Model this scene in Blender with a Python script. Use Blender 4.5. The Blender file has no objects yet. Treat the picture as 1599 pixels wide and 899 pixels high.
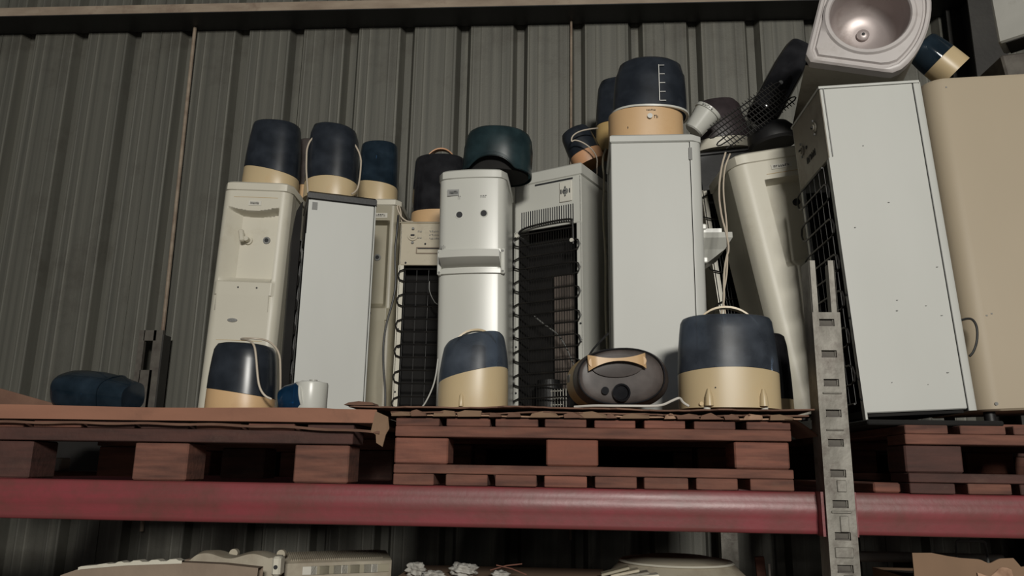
import bpy, bmesh, math, random
from mathutils import Vector, Matrix
C = bpy.context.scene
COL = C.collection
rnd = random.Random(7)
PI = math.pi

# ------------------------------------------------------------------ camera
EYE = 1.6
F_PX = 1230.0
cam_d = bpy.data.cameras.new('camera')
cam_d.sensor_width = 36.0
cam_d.lens = F_PX / 1599.0 * 36.0
cam_d.clip_start = 0.05
cam = bpy.data.objects.new('camera', cam_d)
COL.objects.link(cam)
CAM_R = (Matrix.Rotation(math.radians(3.6), 4, 'Z') @ Matrix.Rotation(PI / 2 + math.radians(13.0), 4, 'X')
         @ Matrix.Rotation(math.radians(0.9), 4, 'Z'))
cam.matrix_world = Matrix.Translation((0, 0, EYE)) @ CAM_R
C.camera = cam

# ------------------------------------------------------------------ light
w = bpy.data.worlds.new('world'); C.world = w
w.use_nodes = True
w.node_tree.nodes['Background'].inputs[0].default_value = (0.95, 0.97, 1.0, 1)
w.node_tree.nodes['Background'].inputs[1].default_value = 0.055


def lamp(name, loc, target, size, size_y, power, col):
    l = bpy.data.lights.new(name, 'AREA')
    l.shape = 'RECTANGLE'; l.size = size; l.size_y = size_y
    l.energy = power; l.color = col
    o = bpy.data.objects.new(name, l); COL.objects.link(o)
    o.location = loc
    o.rotation_euler = (Vector(target) - Vector(loc)).to_track_quat('-Z', 'Y').to_euler()
    return o


lamp('warehouse_lamp', (1.7, -7.8, 4.4), (0.1, 2.8, 2.2), 1.9, 1.0, 835, (1.0, 0.97, 0.90))
vs = C.view_settings
vs.view_transform = 'Standard'; vs.look = 'None'; vs.gamma = 1.0; vs.use_curve_mapping = False
vs.exposure = 0.0


def at(px, py, Y):
    """The point of the plane y = Y seen at that spot of the photograph."""
    d = CAM_R.to_3x3() @ Vector(((px - 799.5) / F_PX, -(py - 449.5) / F_PX, -1))
    t = Y / d.y
    return Vector((d.x * t, Y, EYE + d.z * t))


# ------------------------------------------------------------------ materials
def mat(name, c1, c2=None, rough=0.5, metal=0.0, scale=(8, 8, 8), lo=0.35, hi=0.7, bump=0.0, bscale=60,
        dirt=None, dirt_scale=3.0, dirt_lo=0.55, dirt_hi=0.8, coat=0.0, spec=0.5, rvar=0.0):
    m = bpy.data.materials.new(name); m.use_nodes = True
    nt = m.node_tree; N = nt.nodes; L = nt.links
    p = N['Principled BSDF']
    p.inputs['Roughness'].default_value = rough
    p.inputs['Metallic'].default_value = metal
    p.inputs['Specular IOR Level'].default_value = spec
    p.inputs['Coat Weight'].default_value = coat
    tc = N.new('ShaderNodeTexCoord')
    mp = N.new('ShaderNodeMapping'); mp.inputs['Scale'].default_value = scale
    L.new(tc.outputs['Object'], mp.inputs['Vector'])
    nz = N.new('ShaderNodeTexNoise'); nz.inputs['Scale'].default_value = 1.0; nz.inputs['Detail'].default_value = 6
    L.new(mp.outputs[0], nz.inputs['Vector'])
    rp = N.new('ShaderNodeValToRGB')
    rp.color_ramp.elements[0].position = lo; rp.color_ramp.elements[1].position = hi
    rp.color_ramp.elements[0].color = (*c1, 1); rp.color_ramp.elements[1].color = (*(c2 or c1), 1)
    L.new(nz.outputs[0], rp.inputs[0])
    out = rp.outputs[0]
    if dirt:
        n2 = N.new('ShaderNodeTexNoise'); n2.inputs['Scale'].default_value = dirt_scale; n2.inputs['Detail'].default_value = 9
        n2.inputs['Roughness'].default_value = 0.7
        L.new(tc.outputs['Object'], n2.inputs['Vector'])
        r2 = N.new('ShaderNodeValToRGB')
        r2.color_ramp.elements[0].position = dirt_lo; r2.color_ramp.elements[1].position = dirt_hi
        r2.color_ramp.elements[0].color = (0, 0, 0, 1); r2.color_ramp.elements[1].color = (1, 1, 1, 1)
        L.new(n2.outputs[0], r2.inputs[0])
        mx = N.new('ShaderNodeMix'); mx.data_type = 'RGBA'
        L.new(r2.outputs[0], mx.inputs[0]); L.new(out, mx.inputs[6])
        mx.inputs[7].default_value = (*dirt, 1)
        out = mx.outputs[2]
    L.new(out, p.inputs['Base Color'])
    if bump:
        n3 = N.new('ShaderNodeTexNoise'); n3.inputs['Scale'].default_value = bscale; n3.inputs['Detail'].default_value = 4
        L.new(tc.outputs['Object'], n3.inputs['Vector'])
        b = N.new('ShaderNodeBump'); b.inputs['Strength'].default_value = bump; b.inputs['Distance'].default_value = 0.004
        L.new(n3.outputs[0], b.inputs['Height']); L.new(b.outputs[0], p.inputs['Normal'])
    if rvar:
        mr = N.new('ShaderNodeMapRange'); mr.inputs[3].default_value = rough - rvar; mr.inputs[4].default_value = rough + rvar
        L.new(nz.outputs[0], mr.inputs[0]); L.new(mr.outputs[0], p.inputs['Roughness'])
    return m


def tint_mat(name, col, base, rough=0.12, see=0.6, haze=0.5, spec=0.5):
    """Smoky see-through plastic: a tinted transparent layer under a gloss coat, with dull scuffs."""
    m = bpy.data.materials.new(name); m.use_nodes = True
    nt = m.node_tree; N = nt.nodes; L = nt.links
    p = N['Principled BSDF']; out = N['Material Output']
    p.inputs['Roughness'].default_value = rough; p.inputs['Specular IOR Level'].default_value = spec
    tc = N.new('ShaderNodeTexCoord')
    nz = N.new('ShaderNodeTexNoise'); nz.inputs['Scale'].default_value = 14; nz.inputs['Detail'].default_value = 7
    L.new(tc.outputs['Object'], nz.inputs['Vector'])
    rp = N.new('ShaderNodeValToRGB')
    rp.color_ramp.elements[0].position = 0.4; rp.color_ramp.elements[1].position = 0.75
    rp.color_ramp.elements[0].color = (*base, 1); rp.color_ramp.elements[1].color = (*[c * 1.8 + 0.006 for c in base], 1)
    L.new(nz.outputs[0], rp.inputs[0]); L.new(rp.outputs[0], p.inputs['Base Color'])
    t = N.new('ShaderNodeBsdfTransparent'); t.inputs[0].default_value = (*col, 1)
    mr = N.new('ShaderNodeMapRange'); mr.inputs[3].default_value = see; mr.inputs[4].default_value = see * haze
    L.new(nz.outputs[0], mr.inputs[0])
    mx = N.new('ShaderNodeMixShader')
    L.new(mr.outputs[0], mx.inputs[0]); L.new(p.outputs[0], mx.inputs[1]); L.new(t.outputs[0], mx.inputs[2])
    L.new(mx.outputs[0], out.inputs[0])
    return m


M = {}
M['clad'] = mat('galvanised_cladding', (0.074, 0.073, 0.062), (0.142, 0.138, 0.116), rough=0.55, metal=0.25, scale=(34, 3, 0.35), lo=0.28, hi=0.74,
                dirt=(0.045, 0.037, 0.028), dirt_scale=2.2, dirt_lo=0.52, dirt_hi=0.85, bump=0.12, bscale=120)
M['girt'] = mat('dusty_girt', (0.30, 0.24, 0.18), (0.20, 0.15, 0.11), rough=0.75, scale=(6, 6, 20), dirt=(0.12, 0.07, 0.05), dirt_scale=5, bump=0.2)
M['column'] = mat('black_and_shaded_steel', (0.018, 0.016, 0.014), (0.03, 0.028, 0.024), rough=0.6, bump=0.15)
M['floor'] = mat('concrete', (0.16, 0.15, 0.14), (0.24, 0.23, 0.21), rough=0.8, scale=(2, 2, 2), bump=0.3, bscale=30)
M['red'] = mat('red_paint', (0.215, 0.040, 0.048), (0.165, 0.038, 0.040), rough=0.42, scale=(3, 12, 60), dirt=(0.105, 0.045, 0.034), dirt_scale=7, dirt_lo=0.42, dirt_hi=0.8, bump=0.1, rvar=0.12)
M['post'] = mat('worn_grey_steel', (0.25, 0.235, 0.205), (0.13, 0.12, 0.10), rough=0.55, metal=0.3, scale=(24, 24, 9), dirt=(0.07, 0.05, 0.04), dirt_scale=14, dirt_lo=0.5, dirt_hi=0.75, bump=0.25)
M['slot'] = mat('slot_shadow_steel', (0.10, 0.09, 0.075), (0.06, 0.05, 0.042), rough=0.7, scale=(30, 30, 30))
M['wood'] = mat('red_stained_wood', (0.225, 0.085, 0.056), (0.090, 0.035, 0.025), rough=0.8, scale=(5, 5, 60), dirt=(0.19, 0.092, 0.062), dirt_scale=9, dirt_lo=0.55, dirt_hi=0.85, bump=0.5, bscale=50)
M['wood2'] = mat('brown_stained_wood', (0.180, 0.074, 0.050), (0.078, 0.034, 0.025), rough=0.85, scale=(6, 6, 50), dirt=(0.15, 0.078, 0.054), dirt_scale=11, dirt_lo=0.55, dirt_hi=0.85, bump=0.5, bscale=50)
M['wooddark'] = mat('dark_wood', (0.075, 0.030, 0.023), (0.040, 0.018, 0.014), rough=0.8, scale=(6, 6, 50), dirt=(0.10, 0.055, 0.04), dirt_scale=9, dirt_lo=0.55, dirt_hi=0.85, bump=0.5, bscale=50)  # darker wood tone for the left and right pallets
M['wood3'] = mat('bright_red_wood', (0.20, 0.068, 0.042), (0.145, 0.055, 0.036), rough=0.8, scale=(5, 5, 40), bump=0.4, bscale=50)
M['card'] = mat('brown_cardboard', (0.29, 0.135, 0.085), (0.235, 0.11, 0.07), rough=0.85, scale=(3, 3, 14), dirt=(0.15, 0.075, 0.05), dirt_scale=4, bump=0.15)
M['card2'] = mat('dark_cardboard', (0.12, 0.062, 0.042), (0.19, 0.105, 0.07), rough=0.9, scale=(9, 9, 9), bump=0.3)
M['cardcut'] = mat('torn_cardboard', (0.44, 0.28, 0.19), (0.24, 0.14, 0.09), rough=0.95, scale=(30, 30, 30), bump=0.4)
M['carton'] = mat('tan_carton', (0.23, 0.145, 0.09), (0.19, 0.12, 0.075), rough=0.9, scale=(6, 6, 6), bump=0.1)
M['white'] = mat('white_enamel', (0.50, 0.505, 0.475), (0.54, 0.545, 0.515), rough=0.48, scale=(3, 3, 1.2), dirt=(0.45, 0.42, 0.34), dirt_scale=3.4, dirt_lo=0.63, dirt_hi=0.95, spec=0.35)
M['whiteplastic'] = mat('white_plastic', (0.53, 0.53, 0.485), (0.575, 0.575, 0.53), rough=0.3, scale=(4, 4, 1.5), dirt=(0.40, 0.37, 0.29), dirt_scale=3, dirt_lo=0.6, dirt_hi=0.95)
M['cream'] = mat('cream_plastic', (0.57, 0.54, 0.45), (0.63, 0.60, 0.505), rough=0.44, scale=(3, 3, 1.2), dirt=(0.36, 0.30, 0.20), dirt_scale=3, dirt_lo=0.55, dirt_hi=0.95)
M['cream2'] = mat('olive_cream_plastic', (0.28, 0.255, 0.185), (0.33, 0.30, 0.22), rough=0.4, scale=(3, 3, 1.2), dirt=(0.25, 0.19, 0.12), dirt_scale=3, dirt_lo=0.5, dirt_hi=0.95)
M['plate'] = mat('cream_metal_plate', (0.44, 0.39, 0.29), (0.49, 0.435, 0.33), rough=0.5, scale=(4, 4, 4), dirt=(0.30, 0.24, 0.17), dirt_scale=6)
M['plategrey'] = mat('grey_metal_plate', (0.24, 0.22, 0.18), (0.30, 0.275, 0.225), rough=0.55, scale=(5, 5, 5), dirt=(0.11, 0.09, 0.07), dirt_scale=9, dirt_lo=0.5, dirt_hi=0.8)
M['beige'] = mat('beige_enamel', (0.385, 0.32, 0.23), (0.42, 0.35, 0.255), rough=0.58, scale=(2, 2, 1), dirt=(0.32, 0.25, 0.17), dirt_scale=3, dirt_lo=0.6, dirt_hi=0.95)
M['greywhite'] = mat('grey_enamel', (0.36, 0.355, 0.325), (0.42, 0.41, 0.375), rough=0.45, dirt=(0.22, 0.20, 0.17), dirt_scale=5)
M['silver'] = mat('pale_silver_plastic', (0.42, 0.385, 0.375), (0.48, 0.445, 0.43), rough=0.4, scale=(5, 5, 5), dirt=(0.3, 0.26, 0.23), dirt_scale=6)
M['basin'] = mat('steel_basin', (0.36, 0.31, 0.30), (0.44, 0.385, 0.37), rough=0.38, metal=0.3, scale=(8, 8, 8), dirt=(0.20, 0.15, 0.13), dirt_scale=8)
M['peach'] = mat('peach_plastic', (0.55, 0.355, 0.185), (0.60, 0.40, 0.215), rough=0.4, scale=(4, 4, 4), dirt=(0.42, 0.22, 0.09), dirt_scale=4, dirt_lo=0.58, dirt_hi=0.95)
M['butter'] = mat('butter_plastic', (0.485, 0.375, 0.22), (0.535, 0.42, 0.25), rough=0.38, scale=(4, 4, 4), dirt=(0.50, 0.32, 0.14), dirt_scale=4, dirt_lo=0.58, dirt_hi=0.95)
M['orange'] = mat('orange_plastic', (0.52, 0.27, 0.135), (0.56, 0.30, 0.16), rough=0.42, dirt=(0.40, 0.20, 0.09), dirt_scale=4)
M['tan'] = mat('tan_plastic', (0.47, 0.32, 0.13), (0.52, 0.36, 0.16), rough=0.45, dirt=(0.30, 0.18, 0.07), dirt_scale=5)
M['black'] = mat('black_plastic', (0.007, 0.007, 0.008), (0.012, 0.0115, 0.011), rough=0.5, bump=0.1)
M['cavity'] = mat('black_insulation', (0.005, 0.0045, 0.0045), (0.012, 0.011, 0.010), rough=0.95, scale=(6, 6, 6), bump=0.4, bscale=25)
M['wire'] = mat('black_coil', (0.008, 0.0075, 0.007), (0.016, 0.014, 0.012), rough=0.45, metal=0.2, scale=(20, 20, 20))
M['greydust'] = mat('dusty_sheet', (0.16, 0.13, 0.11), (0.05, 0.04, 0.035), rough=0.85, scale=(12, 12, 4))
M['cordw'] = mat('beige_cord', (0.52, 0.45, 0.36), (0.45, 0.38, 0.30), rough=0.5)
M['cordwhite'] = mat('white_cord', (0.60, 0.57, 0.52), rough=0.5)
M['cordb'] = mat('black_cord', (0.012, 0.012, 0.012), rough=0.5)
M['ink'] = mat('dark_ink', (0.018, 0.019, 0.022), rough=0.7)
M['inkgrey'] = mat('grey_ink', (0.20, 0.20, 0.19), rough=0.6)
M['silverbadge'] = mat('silver_badge', (0.42, 0.42, 0.40), (0.30, 0.30, 0.29), rough=0.3, metal=0.5)
M['paper'] = mat('pale_sticker', (0.62, 0.60, 0.53), (0.55, 0.53, 0.47), rough=0.7)
M['chrome'] = mat('dull_chrome', (0.45, 0.43, 0.40), rough=0.25, metal=0.9)
M['foam'] = mat('white_rag', (0.50, 0.49, 0.45), (0.28, 0.26, 0.23), rough=0.95, scale=(25, 25, 25), bump=0.8, bscale=70)
M['ac'] = mat('grimy_cream_plastic', (0.40, 0.36, 0.28), (0.33, 0.29, 0.22), rough=0.55, scale=(5, 5, 5), dirt=(0.20, 0.15, 0.11), dirt_scale=5, dirt_lo=0.45, dirt_hi=0.8)
M['acfront'] = mat('brown_dusty_plastic', (0.25, 0.19, 0.14), (0.20, 0.15, 0.11), rough=0.7, scale=(8, 8, 8), bump=0.2)
M['tank'] = tint_mat('navy_tank', (0.13, 0.16, 0.20), (0.016, 0.020, 0.027), see=0.28, rough=0.28)
M['tankclear'] = tint_mat('smoky_blue_tank', (0.30, 0.37, 0.46), (0.046, 0.054, 0.068), see=0.50, haze=0.5, rough=0.34, spec=0.22)
M['tankblue'] = tint_mat('blue_tank', (0.13, 0.22, 0.32), (0.013, 0.024, 0.036), see=0.5, rough=0.09)
M['tankbrown'] = tint_mat('smoky_brown_tank', (0.26, 0.23, 0.22), (0.068, 0.056, 0.052), see=0.30, rough=0.40, spec=0.35)
M['tankblack'] = tint_mat('black_smoky_tank', (0.10, 0.10, 0.11), (0.013, 0.013, 0.015), see=0.25, rough=0.1)
M['plum'] = tint_mat('dull_plum_tank', (0.12, 0.09, 0.10), (0.030, 0.022, 0.024), see=0.2, rough=0.4)
M['teal'] = tint_mat('teal_tank', (0.10, 0.18, 0.20), (0.012, 0.026, 0.030), see=0.3, rough=0.3)
M['bluelid'] = tint_mat('bright_blue_tank', (0.05, 0.26, 0.50), (0.006, 0.030, 0.070), see=0.5, rough=0.2)


# ------------------------------------------------------------------ mesh builder
class MB:
    def __init__(s):
        s.v = []; s.f = []

    def add(s, vs, fs, mtx=None):
        b = len(s.v)
        s.v += [tuple(mtx @ Vector(v)) if mtx else tuple(v) for v in vs]
        s.f += [tuple(i + b for i in f) for f in fs]
        return s

    def box(s, c, d, mtx=None, tap=0.0):
        x, y, z = c; a, b, h = d[0] / 2, d[1] / 2, d[2] / 2
        vs = [(x - a, y - b, z - h), (x + a, y - b, z - h), (x + a, y + b, z - h), (x - a, y + b, z - h),
              (x - a + tap, y - b + tap, z + h), (x + a - tap, y - b + tap, z + h), (x + a - tap, y + b - tap, z + h), (x - a + tap, y + b - tap, z + h)]
        return s.add(vs, [(0, 3, 2, 1), (4, 5, 6, 7), (0, 1, 5, 4), (1, 2, 6, 5), (2, 3, 7, 6), (3, 0, 4, 7)], mtx)

    def bbox(s, c, d, bv=0.004, mtx=None):
        """A box with chamfered edges all round."""
        x, y, z = c; a, b, h = d[0] / 2, d[1] / 2, d[2] / 2
        bv = min(bv, a * .9, b * .9, h * .9)
        def ring(i, zz):
            A, B = a - i, b - i; k = bv * (1 if i == 0 else .5)
            return [(x - A + k, y - B, zz), (x + A - k, y - B, zz), (x + A, y - B + k, zz), (x + A, y + B - k, zz),
                    (x + A - k, y + B, zz), (x - A + k, y + B, zz), (x - A, y + B - k, zz), (x - A, y - B + k, zz)]
        return s.loft([ring(bv, z - h), ring(0, z - h + bv), ring(0, z + h - bv), ring(bv, z + h)], mtx=mtx)

    def loft(s, rings, cap=True, close=True, mtx=None, capb=None):
        n = len(rings[0]); vs = [p for r in rings for p in r]; fs = []
        for i in range(len(rings) - 1):
            for j in range(n if close else n - 1):
                k = (j + 1) % n
                fs.append((i * n + j, i * n + k, (i + 1) * n + k, (i + 1) * n + j))
        if cap:
            fs.append(tuple(range((len(rings) - 1) * n, len(rings) * n)))
        if cap if capb is None else capb:
            fs.append(tuple(reversed(range(n))))
        return s.add(vs, fs, mtx)

    def cyl(s, c, r, h, n=20, r2=None, axis='z', mtx=None, cap=True):
        r2 = r if r2 is None else r2
        R = {'z': Matrix.Identity(4), 'y': Matrix.Rotation(PI / 2, 4, 'X'), 'x': Matrix.Rotation(PI / 2, 4, 'Y')}[axis]
        T = Matrix.Translation(c) @ R
        if mtx: T = mtx @ T
        ring = lambda q, z: [(q * math.cos(2 * PI * i / n), q * math.sin(2 * PI * i / n), z) for i in range(n)]
        return s.loft([ring(r, -h / 2), ring(r2, h / 2)], cap=cap, mtx=T)

    def lathe(s, prof, n=32, mtx=None, sx=1, sy=1):
        rings = [[(r * sx * math.cos(2 * PI * i / n), r * sy * math.sin(2 * PI * i / n), z) for i in range(n)] for r, z in prof]
        return s.loft(rings, mtx=mtx)

    def tube(s, pts, r, n=8, mtx=None, sm=0, flat=1.0):
        P = [Vector(p) for p in pts]
        for _ in range(sm):
            Q = [P[0]]
            for a, b in zip(P, P[1:]):
                Q += [a.lerp(b, .25), a.lerp(b, .75)]
            P = Q + [P[-1]]
        rings = []; up = Vector((0, 0, 1))
        pn = None
        for i, p in enumerate(P):
            d = (P[min(i + 1, len(P) - 1)] - P[max(i - 1, 0)])
            d = d.normalized() if d.length > 1e-9 else Vector((0, 0, 1))
            if pn is None:
                a = up if abs(d.z) < .9 else Vector((0, 1, 0))
                pn = d.cross(a).normalized()
            pn = (pn - d * pn.dot(d)).normalized()
            b = d.cross(pn)
            rings.append([tuple(p + pn * (r * math.cos(2 * PI * k / n)) + b * (r * flat * math.sin(2 * PI * k / n))) for k in range(n)])
        return s.loft(rings, mtx=mtx)

    def grid(s, xs, zs, fn, mtx=None):
        """Surface of points fn(x, z)."""
        n = len(xs)
        vs = [fn(x, z) for z in zs for x in xs]
        fs = [(j * n + i, j * n + i + 1, (j + 1) * n + i + 1, (j + 1) * n + i) for j in range(len(zs) - 1) for i in range(n - 1)]
        return s.add(vs, fs, mtx)

    def build(s, name, m, parent=None, smooth=35, loc=None, recalc=True):
        me = bpy.data.meshes.new(name)
        me.from_pydata(s.v, [], s.f); me.update()
        if recalc:
            bm = bmesh.new(); bm.from_mesh(me)
            bmesh.ops.recalc_face_normals(bm, faces=bm.faces)
            bm.to_mesh(me); bm.free()
        me.materials.append(M[m] if isinstance(m, str) else m)
        if smooth:
            me.shade_smooth()
            me.set_sharp_from_angle(angle=math.radians(smooth))
        o = bpy.data.objects.new(name, me); COL.objects.link(o)
        if parent: o.parent = parent
        if loc is not None: o.location = loc
        return o


def tag(o, label=None, cat=None, group=None, kind=None):
    if label: o['label'] = label
    if cat: o['category'] = cat
    if group: o['group'] = group
    if kind: o['kind'] = kind
    return o


def empty(name, mtx, label=None, cat=None, group=None, kind=None):
    o = bpy.data.objects.new(name, None); COL.objects.link(o)
    o.empty_display_size = 0.05
    o.matrix_world = mtx
    return tag(o, label, cat, group, kind)


T = Matrix.Translation


def RX(a): return Matrix.Rotation(math.radians(a), 4, 'X')
def RY(a): return Matrix.Rotation(math.radians(a), 4, 'Y')
def RZ(a): return Matrix.Rotation(math.radians(a), 4, 'Z')


def share(src, name, parent=None, mtx=None):
    o = src.copy(); o.name = name
    COL.objects.link(o)
    if parent: o.parent = parent
    if mtx is not None: o.matrix_basis = mtx
    return o


def rrect(wd, dp, r, z, n=5, rb=None):
    """Rounded rectangle ring; r front corners (-y), rb back corners."""
    rb = r if rb is None else rb
    pts = []
    for cx, cy, a0, q in ((wd / 2, -dp / 2, -90, r), (wd / 2, dp / 2, 0, rb), (-wd / 2, dp / 2, 90, rb), (-wd / 2, -dp / 2, 180, r)):
        q = max(q, 1e-4)
        ox = cx - math.copysign(q, cx); oy = cy - math.copysign(q, cy)
        for i in range(n + 1):
            a = math.radians(a0 + 90 * i / n)
            pts.append((ox + q * math.cos(a), oy + q * math.sin(a), z))
    return pts


def lerps(*keys, n=4):
    out = []
    for a, b in zip(keys, keys[1:]):
        out += [a + (b - a) * i / n for i in range(n)]
    return out + [keys[-1]]


def sstep(a, b, x):
    t = min(1, max(0, (x - a) / (b - a))); return t * t * (3 - 2 * t)


# ------------------------------------------------------------------ setting
WALL_Y = 3.7
fl = MB().box((0, -1, -0.05), (16, 11, 0.1)).build('floor', 'floor'); tag(fl, 'grey concrete warehouse floor', kind='structure')
wall = empty('wall_back', T((0, WALL_Y, 0)), 'grey green corrugated steel cladding wall', kind='structure')
PITCH = 0.2972
TROUGH0 = at(632, 150, WALL_Y).x


def sheet_profile():
    pts = []
    x = 0.0
    for k in range(3):
        c = (k + .5) * PITCH
        fl0 = c - PITCH / 2
        pts += [(fl0, 0)]
        for g in (.055, .10):
            pts += [(fl0 + g - .006, 0), (fl0 + g, -0.0012), (fl0 + g + .006, 0)]
        pts += [(c - .038, 0), (c - .018, .045), (c + .018, .045), (c + .038, 0)]
        for g in (.20, .243):
            pts += [(fl0 + g - .006, 0), (fl0 + g, -0.0012), (fl0 + g + .006, 0)]
    pts += [(3 * PITCH, 0)]
    return pts


prof = sheet_profile()
mb = MB()
Zs = (0.0, 1.3, 2.6, 3.9, 5.2)
mb.add([(x, y, z) for z in Zs for x, y in prof],
       [(j * len(prof) + i, j * len(prof) + i + 1, (j + 1) * len(prof) + i + 1, (j + 1) * len(prof) + i) for j in range(len(Zs) - 1) for i in range(len(prof) - 1)])
lap = len(mb.v)
mb.box((0.0, -0.0015, 2.6), (0.004, 0.005, 5.2))     # folded lap edge of the sheet
sheet = mb.build('cladding_sheet', 'clad', wall, smooth=0, recalc=False)
x_first = TROUGH0 - 1.5 * PITCH
sheet.location = (x_first, 0, 0)
for k in range(-4, 5):
    if k:
        s = share(sheet, 'cladding_sheet', wall)
        s.location = (x_first + k * 3 * PITCH, 0.0008 * (k % 2), 0)

# girts
def girt(name, z, label):
    """Lipped channel: flat web underneath, a lip at the front."""
    o = MB().box((-0.3, WALL_Y - 0.168, z + 0.025), (8.0, 0.005, 0.048)).build(name, 'girt', smooth=0)
    MB().box((-0.3, WALL_Y - 0.085, z - .001), (8.0, 0.17, 0.004)).box((-0.3, WALL_Y - 0.004, z + 0.05), (8.0, 0.005, 0.098)).build('shaded_girt_web', 'black', o, smooth=0)  # web coloured black for the shade under the girt
    return tag(o, label, kind='structure')


gz = at(450, 45, WALL_Y).z
girt('trim_1', gz, 'dusty steel girt running along the top of the wall')
p0 = at(1542, 60, 3.45)
col = MB()
col.box((p0.x, 3.44, 2.6), (0.15, 0.008, 5.2)).box((p0.x, 3.64, 2.6), (0.15, 0.008, 5.2)).box((p0.x, 3.54, 2.6), (0.008, 0.2, 5.2))  # column stands in shade, put into its colour as black
tag(col.build('trim_2', 'column', smooth=0), 'steel building column at the right, its shade painted black', kind='structure')

# thin upright conduits on the wall
def wall_pipe(label, a, b, Y, r, m='girt', z0=None):
    A, B = at(*a, Y), at(*b, Y)
    if z0 is not None: B.z = z0
    mb_ = MB().tube([A, A.lerp(B, .5), B], r, 8)
    o = mb_.build('conduit', m)
    return tag(o, label, 'pipe', 'thin pipes down the corrugated wall')


wall_pipe('thin brown pipe down the wall on the left, above the slotted bracket', (306, 30), (243, 640), 3.665, 0.009, z0=1.3)
wall_pipe('thin pale pipe down the wall above the teal ring and the coil backed dispenser', (892, 10), (890, 260), 3.675, 0.006, z0=1.3)

# slotted bracket on the wall
b0 = at(232, 640, 3.62); b1 = at(240, 517, 3.62)
hh = b1.z - b0.z
br = empty('wall_bracket', T((b0.x, 3.60, b0.z)), 'brown slotted steel bracket on the wall left of the cream dispenser', 'bracket')
mb = MB()
mb.box((-.06, 0, hh / 2), (.028, .02, hh)).box((.02, .0, hh / 2), (.045, .02, hh)).box((-.02, 0, hh - .025), (.06, .02, .05)).box((-.02, 0, (hh - .19) / 2), (.06, .02, hh - .19))
mb.build('bracket_plate', 'slot', br, smooth=0)
MB().box((.0475, .02, hh / 2 - .012), (.008, .07, hh - .02)).build('bracket_web', 'column', br, smooth=0)

# ------------------------------------------------------------------ pallet rack
BEAM_Y = 2.2
BZ0, BZ1 = 1.447, 1.555
post_x = at(1288, 486, 2.15).x + .004
rack = empty('pallet_rack', T((post_x, 2.16, 0)), 'red beamed pallet rack with a slotted grey steel upright', 'rack')


def rk(x, y, z): return (x - post_x, y - 2.16, z)


def beam(x0, x1, y0, z0, z1, front=-1):
    yy = lambda d: y0 - front * d
    h = z1 - z0
    sec = [(.050, 0), (.008, 0), (.003, .003), (.001, .012), (.0016, h * .30), (-.0010, h * .40), (-.0028, h * .52), (-.0024, h * .64), (.0006, h * .74), (.003, h * .82), (.004, h * .95), (.009, h), (.050, h)]
    mb_ = MB()
    r0 = [rk(x0, yy(d), z0 + z) for d, z in sec]; r1 = [rk(x1, yy(d), z0 + z) for d, z in sec]
    mb_.loft([r0, r1])
    return mb_


PW = 0.070
beam(-2.75, post_x - PW / 2, BEAM_Y, BZ0, BZ1).build('beam', 'red', rack, smooth=50)
beam(post_x + PW / 2, 2.9, BEAM_Y, BZ0, BZ1).build('beam', 'red', rack, smooth=50)
RY_ = 3.56
beam(-2.75, post_x - PW / 2, RY_, BZ0, BZ1, 1).build('beam', 'red', rack, smooth=50)
beam(post_x + PW / 2, 2.9, RY_, BZ0, BZ1, 1).build('beam', 'red', rack, smooth=50)
LZ = 1.10
for y0, fr in ((BEAM_Y, -1), (RY_, 1)):
    beam(-2.75, post_x - PW / 2, y0, LZ - .12, LZ - .012, fr).build('beam', 'red', rack, smooth=50)
    beam(post_x + PW / 2, 2.9, y0, LZ - .12, LZ - .012, fr).build('beam', 'red', rack, smooth=50)
MB().box(rk((-2.75 + post_x - .04) / 2, (BEAM_Y + RY_) / 2, LZ - .006), (post_x + 2.75 - .08, RY_ - BEAM_Y, .012)).build('deck_board', 'wood2', rack, smooth=0)
MB().box(rk((2.9 + post_x + .04) / 2, (BEAM_Y + RY_) / 2, LZ - .006), (2.9 - post_x - .08, RY_ - BEAM_Y, .012)).build('deck_board', 'wood2', rack, smooth=0)

# front upright: channel with a slotted face plate; the lips of the channel stick up above the plate
face_top = at(1288, 487, 2.15).z
top = at(1285, 405, 2.15).z
mb = MB()
for sx in (-1, 1):
    mb.box((sx * (PW / 2 - .0015), .035, top / 2), (.003, .07, top))
    mb.box((sx * (PW / 2 - .009), .0015, top / 2), (.017, .003, top))
mb.build('upright_channel', 'post', rack, smooth=0)
slot_z = []
for py in (503, 552, 597, 645, 691, 739, 787):
    slot_z.append(at(1290 + (py - 500) * .085, py, 2.15).z)
stp = (slot_z[0] - slot_z[-1]) / (len(slot_z) - 1)
while slot_z[-1] > .15: slot_z.append(slot_z[-1] - stp)
mb = MB()
SW, SH = .040, .020
zt = face_top
yf = -.004
for i, z in enumerate(slot_z):
    mb.box((0, yf, (zt + z + SH / 2) / 2), (PW + .004, .006, zt - z - SH / 2))
    for sx in (-1, 1):
        wdt = (PW + .004 - SW) / 2
        mb.box((sx * (SW / 2 + wdt / 2), yf, z), (wdt, .006, SH))
    zt = z - SH / 2
mb.box((0, yf, zt / 2), (PW + .004, .006, zt))
mb.build('slotted_face', 'post', rack, smooth=0)
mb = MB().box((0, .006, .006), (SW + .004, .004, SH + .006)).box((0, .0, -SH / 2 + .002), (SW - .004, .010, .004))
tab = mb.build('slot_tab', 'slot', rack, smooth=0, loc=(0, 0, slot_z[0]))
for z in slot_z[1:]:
    share(tab, 'slot_tab', rack).location = (0, 0, z)
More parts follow.
